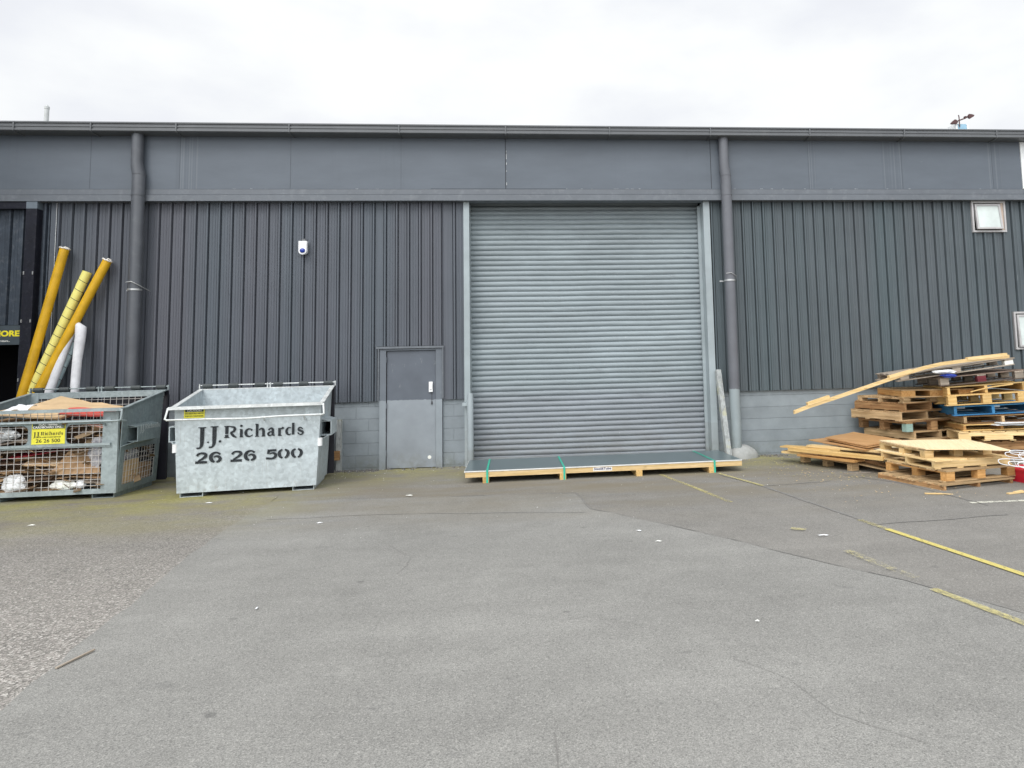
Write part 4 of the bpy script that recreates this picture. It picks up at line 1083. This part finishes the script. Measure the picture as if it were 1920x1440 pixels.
lean_tube('cardboard_tube', 'ochre yellow tube leaning right across the corded pale yellow roll', (-8.27, -.475, .0), (-6.890, -.135, 3.50), .066, M['tube_yellow'])
lean_tube('fabric_roll', 'pale blue corded roll mostly hidden behind the white folded roll', (-8.02, -.38, .0), (-7.28, -.10, 2.40), .05, M['tube_blue'], False, .20, 'roll')
wr = thing('fabric_roll', 'white fabric roll folded over at its top beside the ochre tubes', 'roll', (-7.2, -.2, 0))
mb = MB()
mb.tube([(-.74, -.26, 0), (-.47, -.17, 1.0), (-.32, -.11, 1.55), (-.19, -.04, 2.15), (-.13, -.01, 2.36), (-.095, 0, 2.44)], .07, 18, rs=[.062, .064, .062, .06, .056, .035])
mb.build('long_leg', M['tube_white'], wr)
mb = MB()
mb.tube([(-.085, -.02, 2.45), (-.03, -.03, 2.46), (.025, -.05, 2.41), (.03, -.06, 2.28), (.015, -.09, 1.9), (.03, -.14, 1.5), (.04, -.2, .9), (.05, -.3, .0)], .075, 18, rs=[.03, .05, .078, .072, .064, .062, .064, .065])
mb.build('short_leg', M['tube_white'], wr)

# ------------------------------------------------------------------ strapped pack of steel sheets
sp = thing('sheet_pack', 'long pack of grey steel sheets green strapped to a timber skid before the roller door', 'sheet pack', (-1.045, -1.775, 0), (0, 0, R(2.1)))
mb = MB(); mb.bx(0, 4.09, 0, 1.22, .158, .172); mb.build('steel_sheet', M['sheet'], sp)
mb = MB(); mb.bx(.0, 4.085, -.004, 0, .160, .176); mb.bx(-.004, -.0005, 0, 1.22, .158, .174); mb.build('edge_protector', M['sheet_edge'], sp)
for y in (.004, .55, 1.13):
    mb = MB(); mb.bx(.01, 4.085, y, y + .045, .085, .1575, T()); mb.build('timber_beam', M['pine'], sp)
mb = MB(); mb.bx(.03, .10, .05, 1.13, .09, .156, .9); mb.build('end_beam', M['pine_o'], sp)
for x in (.30, 1.40, 2.52, 3.62):
    mb = MB(); mb.bx(x - .045, x + .045, -.012, 1.2, .0, .0845, T()); mb.build('bearer', M['pine_y'], sp)
for x in (.32, 1.42, 3.66):
    mb = MB(); mb.bx(x - .014, x + .014, -.006, 1.22, .1765, .1785); mb.bx(x - .014, x + .014, -.0155, -.0125, .002, .1785); mb.bx(x - .014, x + .014, -.0125, -.006, .1745, .1785)
    mb.build('strap', M['green'], sp)
mb = MB(); mb.bx(1.84, 2.12, .0015, .0035, .098, .150); sk = mb.build('sticker', M['sticker'], sp)
text_mesh('lettering', 'Steel&Tube', M['navy'], sk, (1.98, .0005, .116), (R(90), 0, 0), .045, .001, 'CENTER', .0006, 1.2)

# ------------------------------------------------------------------ pallets
def pallet(label, loc, rz, sw=.042, L=1.16, Wd=1.1, H=.14, style='sx', mat='wood_t', mat2=None, rx=0., ry=0., nb=7, notch=False, bot=True, special=None, deck=True, group='wooden pallets', gap=1., name='pallet'):
    """origin at the front-left bottom corner; x to the right along the front, y to the back"""
    t = thing(name, label, 'pallet', loc, (R(rx), R(ry), R(rz)), group)
    m = M[mat]; m2 = M[mat2] if mat2 else m; tk = .018
    z0 = tk if bot else 0; z1 = H - tk
    def boards(along, n, za, zb, x0, x1, y0, y1, w):
        mb = MB()
        for i in range(n):
            f = i / (n - 1) if n > 1 else .5; j = random.uniform(-.008, .008); e = random.uniform(-.022, .022); e2 = random.uniform(-.022, .022); ww = w * random.uniform(.86, 1.03)
            if random.random() < .07 and 0 < i < n - 1: e = -(y1 - y0 if along == 'y' else x1 - x0) * random.uniform(.15, .5)     # broken short
            rm = Matrix.Rotation(random.gauss(0, .010), 3, 'Z')
            if along == 'y':
                c = x0 + w / 2 + f * (x1 - x0 - w) + j; a_, b_ = y0 - .008 + e2, y1 + .008 + e
                mb.box((c, (a_ + b_) / 2, (za + zb) / 2), (ww, b_ - a_, zb - za + random.uniform(-.003, .0)), T(), rm)
            else:
                c = y0 + w / 2 + f * (y1 - y0 - w) + j; a_, b_ = x0 - .008 + e2, x1 + .008 + e
                mb.box(((a_ + b_) / 2, c, (za + zb) / 2), (b_ - a_, ww, zb - za + random.uniform(-.003, .0)), T(), rm)
        return mb
    cross = 'y' if style == 'sx' else 'x'
    if style in ('sx', 'sy'):
        ns = 3
        span = Wd if style == 'sx' else L
        for i in range(ns):
            q = i * (span - sw) / (ns - 1); mb = MB(); tn = T()
            LL = L if style == 'sx' else Wd
            segs = [(0, LL, z0, z1)] if not notch else [(0, LL, z0 + (z1 - z0) * .52, z1), (0, LL * .15, z0, z0 + (z1 - z0) * .52), (LL * .32, LL * .66, z0, z0 + (z1 - z0) * .52), (LL * .85, LL, z0, z0 + (z1 - z0) * .52)]
            for a, b, za, zb in segs:
                if style == 'sx': mb.bx(a, b, q, q + sw, za, zb - .0005, tn)
                else: mb.bx(q, q + sw, a, b, za, zb - .0005, tn)
            mb.build('stringer', m2, t)
    else:
        for i in range(3):
            for j in range(3):
                mb = MB(); bw, bd = .13, .10
                x = i * (L - bw) / 2; y = j * (Wd - bd) / 2
                mb.bx(x, x + bw, y, y + bd, z0, z1 - tk, T())
                mm = m2
                if special and (i, j) == special[0]: mm = M[special[1]]
                mb.build('block', mm, t)
        mb = MB()
        for i in range(3):
            x = i * (L - .13) / 2; mb.bx(x, x + .13, -.004, Wd + .004, z1 - tk, z1 - .0005, T())
        mb.build('cross_board', m2, t)
    if deck:
        w = ((L if cross == 'y' else Wd) / nb) * (.93 if gap == 1. else gap)
        boards(cross, nb, z1, H, 0, L, 0, Wd, w).build('top_deck', m, t)
    if bot:
        if style == 'blk':
            mb = boards('x', 3, 0, tk - .0005, -.02, L + .02, 0, Wd, .11)
        else: mb = boards(cross, 4, 0, tk - .0005, 0, L, 0, Wd, .10)
        mb.build('bottom_deck', m, t)
    return t
GL = 'pallets in the middle stack'; GRt = 'pallets in the right stack'; GF = 'pallets in the front pile'
# middle stack (front-left corner near X 5.8, Y -1.2, turned about 17 degrees)
Cx, Cy = 5.80, -1.22
def stk(i, z, dx=0., dy=0., a=17, **k): pallet(loc=(Cx + dx, Cy + dy, z), rz=a, **k)
stk(0, .0, .24, .0, 15, label='lowest pallet of the middle stack, hidden behind the sheets', style='sx', mat='wood_b', H=.155, group=GL)
stk(1, .157, .22, .02, 16, label='second lowest pallet of the middle stack, behind the pale plywood', style='sx', mat='wood_b', H=.155, group=GL)
stk(2, .314, .19, .0, 17, label='tan pallet with long solid side board, just above the plywood sheets in the middle stack', style='sy', mat='wood_t', H=.135, group=GL)
stk(3, .451, .06, -.02, 15, label='pallet with square blocks, one painted mint green, in the middle stack', style='blk', mat='wood_b', H=.165, special=((0, 0), 'mint'), bot=False, group=GL)
stk(4, .618, -.02, .01, 17, label='pale tan pallet with notched side rail in the middle stack', style='sy', mat='wood_t', H=.150, group=GL)
stk(5, .770, .06, .0, 18, label='rich brown pallet third from the top of the middle stack', style='sy', mat='wood_b', H=.140, group=GL)
stk(6, .905, .06, .0, 14, label='thin pale pallet under the topmost pallet of the middle stack', style='blk', mat='wood_t', H=.095, L=1.2, bot=True, nb=8, group=GL)
stk(7, .995, .02, .0, -8, sw=.22, label='topmost pallet of the middle stack with ribbed orange timber ends', style='sy', mat='wood_t', mat2='pine_o', H=.125, L=1.12, nb=6, group=GL)
# right stack, running out of the picture
Rx, Ry = 6.58, -1.52
def stR(z, dx=0., dy=0., a=-14, tl=0., **k): return pallet(loc=(Rx + dx, Ry + dy, z), rz=a, ry=-tl, group=GRt, **k)
stR(.0, .35, .05, -12, 0, label='lowest pallet of the right stack, brown and in shade', style='sx', mat='wood_b', H=.150)
stR(.152, .30, .0, -12, 0, label='weathered brown pallet second from the bottom of the right stack', style='sx', mat='wood_b', H=.155)
stR(.310, -.03, .0, -14, .6, label='pale pallet with two fork notches in its side, low in the right stack', style='sx', mat='pine', H=.150, notch=True, L=1.2)
stR(.464, .06, .0, -10, 1.1, label='orange pallet just above the fork notched pallet', style='sy', mat='pine_y', mat2='pine_o', H=.105)
stR(.574, .08, .0, -12, 1.4, label='shaded brown pallet directly beneath the blue pallet', style='sy', mat='wood_b', mat2='wood_t', H=.125)
stR(.703, -.06, .02, -13, 2.0, label='bright blue painted pallet in the right stack', style='sy', mat='blue', H=.150)
stR(.862, -.16, .0, -13, 2.3, label='yellow pine pallet resting on the blue pallet', style='blk', mat='pine_y', H=.165)
tp = stR(1.030, -.15, .02, -12, 3.0, label='yellow pine pallet second above the blue pallet, with a split board', style='sy', mat='pine_y', mat2='pine_y', H=.130, bot=False)
mb = MB(); mb.beam((.34, -.012, .03), (.66, -.016, .085), .010, .016, 1.1); mb.beam((.66, -.016, .085), (.98, -.012, .105), .010, .02, 1.); mb.build('split_board', M['pine_y'], tp)
stR(1.166, -.24, .04, -12, 4.6, label='dark weathered pallet with one wine red block near the top of the right stack', style='blk', mat='wood_dk', mat2='wood_g', H=.145, special=((1, 0), 'wine'), L=1.25)
stR(1.262, -.86, .10, -9, 7.2, label='topmost grey pallet of the right stack, tilted and overhanging to the left', style='blk', mat='wood_g', H=.115, L=1.75, nb=8, special=((2, 0), 'sign_white'), bot=True)
# blue and white rags between the top pallets
crumple('blue_rag', (6.42, -1.58, 1.335), (.13, .05, .028), M['blue_plastic'], 'small blue plastic scrap between the two topmost pallets of the right stack', 'scrap', 31, .3, 4, None, True)
crumple('white_wrap', (6.36, -1.56, 1.40), (.17, .06, .03), M['paper'], 'torn white wrapping between the two topmost pallets', 'wrapping', 33, .35, 4, None, True)
mb = MB(); mb.bx(7.05, 7.9, -1.72, -1.1, .555, .570); mb.bx(7.1, 7.95, -1.76, -1.2, .585, .600)
tag(mb.build('white_board', M['paper']), 'white boards stuck in the right stack below the blue pallet', 'board')
# long warped batten over both stacks
bt = thing('batten', 'long warped pale batten with nailed cleats sloping over the pallet stacks', 'batten')
bp = [(3.885, -1.60, .848), (4.13, -1.60, .930), (4.60, -1.60, 1.063), (5.20, -1.60, 1.238), (5.70, -1.60, 1.388), (6.00, -1.60, 1.468), (6.30, -1.60, 1.525), (6.70, -1.60, 1.566), (7.05, -1.60, 1.595), (7.42, -1.60, 1.615)]
mb = MB(); hh = .052
pr = [(x, z - hh / 2) for x, y, z in bp] + [(x, z + hh / 2) for x, y, z in bp[::-1]]
V = [(x, -1.625, z) for x, z in pr] + [(x, -1.575, z) for x, z in pr]; n = len(bp); F = []
for i in range(n - 1):
    F.append((i, i + 1, 2 * n - 2 - i, 2 * n - 1 - i)); F.append(tuple(2 * n + k for k in (2 * n - 1 - i, 2 * n - 2 - i, i + 1, i)))
for i in range(2 * n): F.append((i, (i + 1) % (2 * n), 2 * n + (i + 1) % (2 * n), 2 * n + i))
mb._add(V, F); mb.build('rail', M['pine'], bt)
for a, b in (((4.10, -1.60, .965), (4.45, -1.60, 1.065)), ((5.42, -1.60, 1.338), (5.80, -1.60, 1.428)), ((6.72, -1.60, 1.590), (7.38, -1.60, 1.645))):
    mb = MB(); mb.beam(a, b, .07, .05, 1.08); mb.build('cleat', M['pine'], bt)
# front pile
pallet('slatted pale pallet lying flat at the bottom of the front pile', (4.94, -3.70, 0), 15, .042, 1.16, 1.12, .068, 'sy', 'wood_t', 'wood_b', nb=13, bot=False, group=GF, gap=.55)
pallet('orange pallet on square blocks, second from the ground in the front pile', (5.06, -3.58, .07), 13, .042, 1.12, 1.08, .145, 'blk', 'wood_t', 'pine_o', group=GF)
pallet('pale pine pallet with a solid deck, second from the top of the front pile', (4.975, -3.46, .217), 8, .042, 1.15, 1.08, .112, 'sx', 'pine', 'pine', nb=9, group=GF, gap=.99)
pallet('block legged pallet under the pale plywood sheet of the front pile', (5.00, -3.22, .330), 6, .042, 1.0, 1.0, .110, 'blk', 'wood_t', 'pine', bot=False, group=GF)
def sheet_thing(name, corners, t, mat, label, cat='board', group=None):
    mb = MB(); c = sum((Vector(p) for p in corners), Vector()) / 4
    P = [Vector(p) - c for p in corners]
    nx = 10; V = []
    if (P[1] - P[0]).cross(P[3] - P[0]).z < 0: P = [P[0], P[3], P[2], P[1]]
    sd = random.uniform(0, 50); e1 = (P[1] - P[0]).normalized(); e2 = (P[3] - P[0]).normalized()
    for lay in (0, 1):
        for j in range(nx + 1):
            for i in range(nx + 1):
                u, v = i / nx, j / nx
                p = (P[0] * (1 - u) + P[1] * u) * (1 - v) + (P[3] * (1 - u) + P[2] * u) * v
                V.append(p + Vector((0, 0, .008 * mnoise.noise((u * 2 + sd, v * 2, 0)) - (t if not lay else 0))))
    n1 = nx + 1; N = n1 * n1; F = []
    for j in range(nx):
        for i in range(nx):
            a = j * n1 + i; F.append((a, a + n1, a + n1 + 1, a + 1)); F.append((N + a, N + a + 1, N + a + n1 + 1, N + a + n1))
    ring = [i for i in range(nx)] + [j * n1 + nx for j in range(nx)] + [nx * n1 + nx - i for i in range(nx)] + [(nx - j) * n1 for j in range(nx)]
    for q in range(len(ring)):
        a, b = ring[q], ring[(q + 1) % len(ring)]; F.append((a, b, N + b, N + a))
    L0, L1 = (P[1] - P[0]).length, (P[3] - P[0]).length
    gc = [((v.dot(e1), v.dot(e2), v.z) if L0 > L1 else (v.dot(e2), v.dot(e1), v.z)) for v in V]
    mb._add(V, F, 1., gc)
    return tag(mb.build(name, M[mat], None, c), label, cat, group)
sheet_thing('plywood_sheet', [(5.02, -3.22, .452), (5.92, -3.60, .452), (6.10, -2.45, .456), (4.90, -2.21, .456)], .014, 'ply_l', 'pale plywood sheet lying on top of the front pile')
# left pile
pallet('low pallet with stubby blocks under the loose boards at the left', (4.57, -2.0, 0), 18, .042, 1.1, 1.15, .13, 'blk', 'wood_t', bot=False)
LB = 'boards'
sheet_thing('plywood_sheet', [(4.56, -1.12, .40), (4.76, -2.10, .375), (5.55, -1.65, .385), (5.29, -.57, .415)], .016, 'ply', 'uppermost orange brown plywood sheet on the left pile', LB)
sheet_thing('plywood_sheet', [(4.58, -1.14, .375), (4.76, -2.12, .352), (5.55, -1.70, .362), (5.30, -.62, .390)], .014, 'ply', 'orange brown plywood sheet second from the top of the left pile', LB)
sheet_thing('plywood_sheet', [(4.38, -.88, .345), (4.70, -2.12, .325), (5.25, -1.92, .325), (5.2, -.5, .345)], .012, 'ply', 'orange brown plywood sheet third down, jutting out left of the others', LB)
mb = MB(); mb.beam((4.28, -1.15, .285), (5.10, -2.36, .292), .16, .03); tag(mb.build('board', M['pine']), 'pale board under the plywood reaching to the front pile', LB)
mb = MB(); mb.beam((3.98, -.80, .248), (4.62, -1.62, .262), .20, .022, .95); tag(mb.build('board', M['pine_y']), 'yellow board end sticking out furthest left on the left pile', LB)
mb = MB(); mb.beam((4.02, -1.00, .225), (4.87, -2.42, .225), .12, .052, 1.05); tag(mb.build('board', M['pine_y']), 'thick yellow plank slanting across the front of the left pile', LB)
mb = MB(); mb.beam((3.97, -.84, .165), (4.50, -1.55, .172), .14, .035, 1.05); tag(mb.build('board', M['pine']), 'pale plank end lowest at the left tip of the left pile', LB)
mb = MB(); mb.beam((4.16, -1.15, .152), (4.66, -2.06, .152), .26, .03, .9); tag(mb.build('board', M['pine_o']), 'orange board flat on the low pallet', LB)
mb = MB(); mb.beam((4.62, -1.75, .12), (5.02, -2.44, .045), .14, .022, .7); tag(mb.build('board', M['wood_t']), 'grey brown board dropping to the ground beside the low pallet', LB)
mb = MB(); mb.beam((4.72, -1.70, .15), (5.04, -2.38, .085), .14, .022, .7); tag(mb.build('board', M['wood_b']), 'brown board lying just above the dropping grey board', LB)
mb = MB(); mb.beam((4.55, -1.2, .315), (5.14, -2.28, .315), .22, .012, .8); tag(mb.build('board', M['wood_g']), 'thin grey board directly beneath the plywood sheets', LB)
sheet_thing('plywood_sheet', [(4.80, -2.30, .338), (5.02, -2.95, .338), (5.5, -2.55, .344), (5.3, -1.9, .344)], .010, 'ply_l', 'small pale plywood offcut between the orange sheets and the front pile', LB)

# white wire rack and red box at the right edge
wk = thing('wire_rack', 'tangle of white coated wire racks lying at the right edge of the front pile', 'rack')
def loop(cx, cy, cz, l, w, tilt):
    pts = []
    for k in range(24):
        a = 2 * math.pi * k / 24; c, s = math.cos(a), math.sin(a)
        x = l / 2 * (abs(c) ** .5) * (1 if c > 0 else -1); z = w / 2 * (abs(s) ** .6) * (1 if s > 0 else -1)
        pts.append((cx + x, cy + z * .5, cz + z * .8 - x * tilt))
    return pts
for cx, cy, cz, l, w in ((6.05, -3.78, .295, .86, .10), (6.12, -3.82, .275, .80, .085), (6.2, -3.88, .265, .80, .10), (6.2, -3.66, .365, .80, .085), (6.28, -3.62, .385, .78, .07), (6.3, -3.70, .345, .7, .09)):
    mb = MB(); mb.tube(loop(cx, cy, cz, l, w, .10), .0055, 6, closed=True)
    for q in (-.25, -.1, .05, .2): mb.tube([(cx + q * l, cy - w * .25, cz - w * .4 - q * l * .1), (cx + q * l, cy + w * .25, cz + w * .4 - q * l * .1)], .003, 5)
    mb.build('wire_frame', M['white_wire'], wk)
rb = thing('red_crate', 'red plastic crate half hidden at the right edge beside the front pile', 'crate', (6.36, -3.30, 0), (0, 0, R(8)))
mb = MB(); mb.bx(-.20, .20, -.25, -.235, .0, .17); mb.bx(-.20, -.185, -.234, .25, 0, .17); mb.bx(.185, .20, -.234, .25, 0, .17); mb.bx(-.184, .184, .235, .25, 0, .17); mb.bx(-.184, .184, -.234, .234, 0, .012); mb.build('crate_wall', M['red_plastic'], rb)
mb = MB(); mb.bx(-.21, .21, -.262, -.251, .145, .17); mb.bx(-.212, -.201, -.25, .25, .145, .17); mb.build('crate_rim', M['red_plastic'], rb)

# ------------------------------------------------------------------ litter
def scrap(loc, s, mat, label, name='paper_scrap', cat='litter', seed=0, rz=0., group=None, asp=.45):
    s *= .68
    bm = bmesh.new(); k = 7; vs = []
    for i in range(k):
        a = 2 * math.pi * i / k; rr = s * (.78 + .95 * mnoise.noise((i * 2.7 + .31, seed * 1.7, .5)))
        vs.append(bm.verts.new((rr * math.cos(a), rr * math.sin(a) * asp, .004 + .006 * mnoise.noise((i * 2.1, seed, 4.))) ))
    c = bm.verts.new((0, 0, .012))
    for i in range(k): bm.faces.new((vs[i], vs[(i + 1) % k], c))
    me = bpy.data.meshes.new(name); bm.to_mesh(me); bm.free(); me.materials.append(mat)
    o = bpy.data.objects.new(name, me); COL.objects.link(o); o.location = (loc[0], loc[1], .013); o.rotation_euler = (0, 0, rz)
    return tag(o, label, cat, group)
GP = 'paper scraps on the asphalt'
scrap((2.62, -5.57), .075, M['paper'], 'white paper scrap beside the small yellow paint dash', seed=1, group=GP)
scrap((.97, -5.07), .055, M['paper'], 'white paper scrap just right of the curved tar seam', seed=2, group=GP)
scrap((1.08, -5.50), .055, M['sign_white'], 'flattened pale paper scrap in the middle of the yard', seed=3, group=GP)
scrap((-1.95, -6.77), .035, M['paper'], 'small folded white scrap alone on the smooth asphalt left of centre', seed=4, rz=1.9, group=GP)
scrap((-1.65, -2.6), .09, M['sign_white'], 'pale paper scrap on the ground in front of the grey door', seed=5, group=GP, asp=.35)
scrap((-4.15, -2.55), .07, M['paper'], 'white scrap on the mossy ground before the solid bin', seed=6, group=GP, asp=.35)
scrap((-2.35, -4.05), .045, M['paper'], 'small white scrap right of the seam between two asphalt surfaces', seed=8, group=GP)
scrap((-5.6, -3.5), .06, M['sign_white'], 'pale scrap on the coarse asphalt in front of the mesh bin', seed=9, group=GP)
scrap((1.35, -7.55), .035, M['sign_white'], 'tiny pale scrap on the smooth asphalt at lower right', seed=10, group=GP)
mb = MB(); mb.beam((-2.705, -7.62, .016), (-2.645, -7.38, .019), .012, .008); tag(mb.build('stick', M['wood_g']), 'thin dry stick lying on the asphalt seam at lower left', 'stick')
mb = MB(); mb.beam((4.60, -3.86, .01), (4.78, -3.93, .012), .035, .012); mb.beam((4.70, -3.9, .016), (4.86, -3.98, .012), .02, .008); tag(mb.build('wood_splinter', M['pine']), 'pale wood splinter on the ground before the front pile', 'splinter')
mb = MB(); mb.beam((5.50, -4.08, .01), (5.80, -4.02, .014), .04, .014); mb.beam((5.6, -4.06, .02), (5.74, -4.0, .022), .03, .012); tag(mb.build('wood_splinter', M['pine']), 'pale wood splinter near the white line at the right edge', 'splinter')
mb = MB(); mb.beam((4.35, -2.2, .006), (4.72, -2.25, .008), .03, .01, .8); tag(mb.build('wood_splinter', M['wood_g']), 'grey wood sliver beside the low pallet', 'splinter')
# loose leaf litter and gravel nobody could count
def flakes(name, n, area, mat, smin, smax, zh=.006):
    mb = MB()
    for i in range(n):
        x, y = area(); s = random.uniform(smin, smax); a = random.uniform(0, 6.28); z = .004 + random.uniform(.002, zh)
        if x < -3.4 or y < -2.9: z += .008
        p = [(x + s * math.cos(a + q) * (1 if k % 2 else .55), y + s * math.sin(a + q) * (1 if k % 2 else .55), z + random.uniform(0, .006)) for k, q in enumerate((0, 1.57, 3.14, 4.71))]
        mb._add(p, [(0, 1, 2, 3)], random.uniform(.7, 1.2))
    o = mb.build(name, mat); o['kind'] = 'stuff'; return o
flakes('leaf_litter', 360, lambda: (random.gauss(4.0, .45), random.choice([random.gauss(-.9, .45), random.uniform(-2.8, -.1)])), M['litter'], .006, .022)
flakes('wood_chips', 150, lambda: (random.uniform(3.4, 5.2), random.uniform(-4.2, -1.6)), M['pine'], .006, .02)
flakes('paint_flakes', 170, lambda: (random.choice([random.uniform(-8, 4), random.gauss(-3.6, .8), random.uniform(-3.2, -1.0)]), -abs(random.gauss(0, .9)) - .05), M['sign_white'], .004, .014)
flakes('grit', 170, lambda: (random.uniform(-7, 5), random.uniform(-5, -1.2)), M['sign_white'], .003, .009)
mb = MB()
for i in range(420):
    x = random.choice([random.uniform(-3.6, -2.6), random.uniform(-3.6, -2.6), random.uniform(-8, -1.2), random.uniform(3.1, 4.3)]); y = -abs(random.gauss(0, .10)) + .01; s = random.uniform(.008, .026)
    mb.box((x, y, s * .3), (s * random.uniform(.7, 1.4), s, s * .8), 1, Euler((random.random(), random.random(), random.random() * 6)).to_matrix())
o = mb.build('gravel', M['stone']); o['kind'] = 'stuff'

# ------------------------------------------------------------------ light, sky, camera
W = bpy.data.worlds.new('World'); S.world = W; W.use_nodes = True
nt = W.node_tree; nt.nodes.clear()
N = lambda t_: nt.nodes.new(t_)
out = N('ShaderNodeOutputWorld'); bg = N('ShaderNodeBackground'); nt.links.new(bg.outputs[0], out.inputs[0])
SUN_EL, SUN_AZ = R(48), R(203)           # azimuth measured clockwise from +Y: behind the camera, slightly left
sky = N('ShaderNodeTexSky'); sky.sky_type = 'NISHITA'; sky.sun_disc = False; sky.sun_elevation = SUN_EL; sky.sun_rotation = SUN_AZ
tc = N('ShaderNodeTexCoord'); sx = N('ShaderNodeSeparateXYZ'); nt.links.new(tc.outputs['Generated'], sx.inputs[0])
mp = N('ShaderNodeMapping'); nt.links.new(tc.outputs['Generated'], mp.inputs[0]); mp.inputs['Scale'].default_value = (2.2, 2.2, 5.0); mp.inputs['Location'].default_value = (.3, 1.1, .2)
nz = N('ShaderNodeTexNoise'); nt.links.new(mp.outputs[0], nz.inputs['Vector']); nz.inputs['Scale'].default_value = 1.5; nz.inputs['Detail'].default_value = 6; nz.inputs['Roughness'].default_value = .5
def mr(src, a, b, c, d):
    x = N('ShaderNodeMapRange'); nt.links.new(src, x.inputs[0])
    for i, v in zip((1, 2, 3, 4), (a, b, c, d)): x.inputs[i].default_value = v
    return x.outputs[0]
def mul(a, b):
    x = N('ShaderNodeMath'); x.operation = 'MULTIPLY'; nt.links.new(a, x.inputs[0]); nt.links.new(b, x.inputs[1]); return x.outputs[0]
gdir = N('ShaderNodeVectorMath'); gdir.operation = 'DOT_PRODUCT'; nt.links.new(tc.outputs['Generated'], gdir.inputs[0])
gdir.inputs[1].default_value = (math.sin(SUN_AZ) * math.cos(R(30)), math.cos(SUN_AZ) * math.cos(R(30)), math.sin(R(30)))
pw = N('ShaderNodeMath'); pw.operation = 'POWER'; nt.links.new(mr(gdir.outputs['Value'], 0., 1., 0., 1.), pw.inputs[0]); pw.inputs[1].default_value = 1.6
ad = N('ShaderNodeMath'); ad.operation = 'ADD'; nt.links.new(mr(sx.outputs[2], 0., 1., 9.7, 11.0), ad.inputs[0]); nt.links.new(mr(pw.outputs[0], 0., 1., 0., 15.), ad.inputs[1])
lum = mul(ad.outputs[0], mr(nz.outputs['Fac'], .36, .62, .955, 1.055))
cm = N('ShaderNodeMix'); cm.data_type = 'RGBA'; nt.links.new(mr(nz.outputs['Fac'], .40, .58, 0, 1), cm.inputs[0])
cm.inputs[6].default_value = (.925, .945, .99, 1); cm.inputs[7].default_value = (.985, 1.0, 1.0, 1)
sc = N('ShaderNodeVectorMath'); sc.operation = 'SCALE'; nt.links.new(cm.outputs[2], sc.inputs[0]); nt.links.new(lum, sc.inputs['Scale'])
mx = N('ShaderNodeMix'); mx.data_type = 'RGBA'; mx.inputs[0].default_value = .94
nt.links.new(sky.outputs[0], mx.inputs[6]); nt.links.new(sc.outputs[0], mx.inputs[7])
nt.links.new(mx.outputs[2], bg.inputs[0]); bg.inputs[1].default_value = .1

ld = bpy.data.lights.new('sun', 'SUN'); ld.energy = 1.3; ld.angle = R(24); ld.color = (1, .965, .92)
lo = bpy.data.objects.new('sun', ld); COL.objects.link(lo)
dirv = Vector((math.sin(SUN_AZ) * math.cos(SUN_EL), math.cos(SUN_AZ) * math.cos(SUN_EL), math.sin(SUN_EL)))
lo.rotation_euler = dirv.to_track_quat('Z', 'Y').to_euler(); lo.location = (0, -20, 30)

yaw, pitch, roll = .0952, .0904, -.0241
fw = Vector((math.sin(yaw) * math.cos(pitch), math.cos(yaw) * math.cos(pitch), math.sin(pitch)))
r0 = Vector((math.cos(yaw), -math.sin(yaw), 0)); u0 = r0.cross(fw)
rr = r0 * math.cos(roll) + u0 * math.sin(roll); uu = -r0 * math.sin(roll) + u0 * math.cos(roll)
cd = bpy.data.cameras.new('camera'); cam = bpy.data.objects.new('camera', cd); COL.objects.link(cam)
cam.matrix_world = Matrix(((rr.x, uu.x, -fw.x, 0), (rr.y, uu.y, -fw.y, -11.94), (rr.z, uu.z, -fw.z, 1.63), (0, 0, 0, 1)))
cd.sensor_width = 36; cd.lens = 36 * 1300 / 1920; cd.shift_x = -168 / 1920; cd.shift_y = -153 / 1920
cd.clip_start = .05; cd.clip_end = 1000
S.camera = cam
S.view_settings.view_transform = 'Standard'; S.view_settings.look = 'None'; S.view_settings.exposure = 0; S.view_settings.gamma = 1
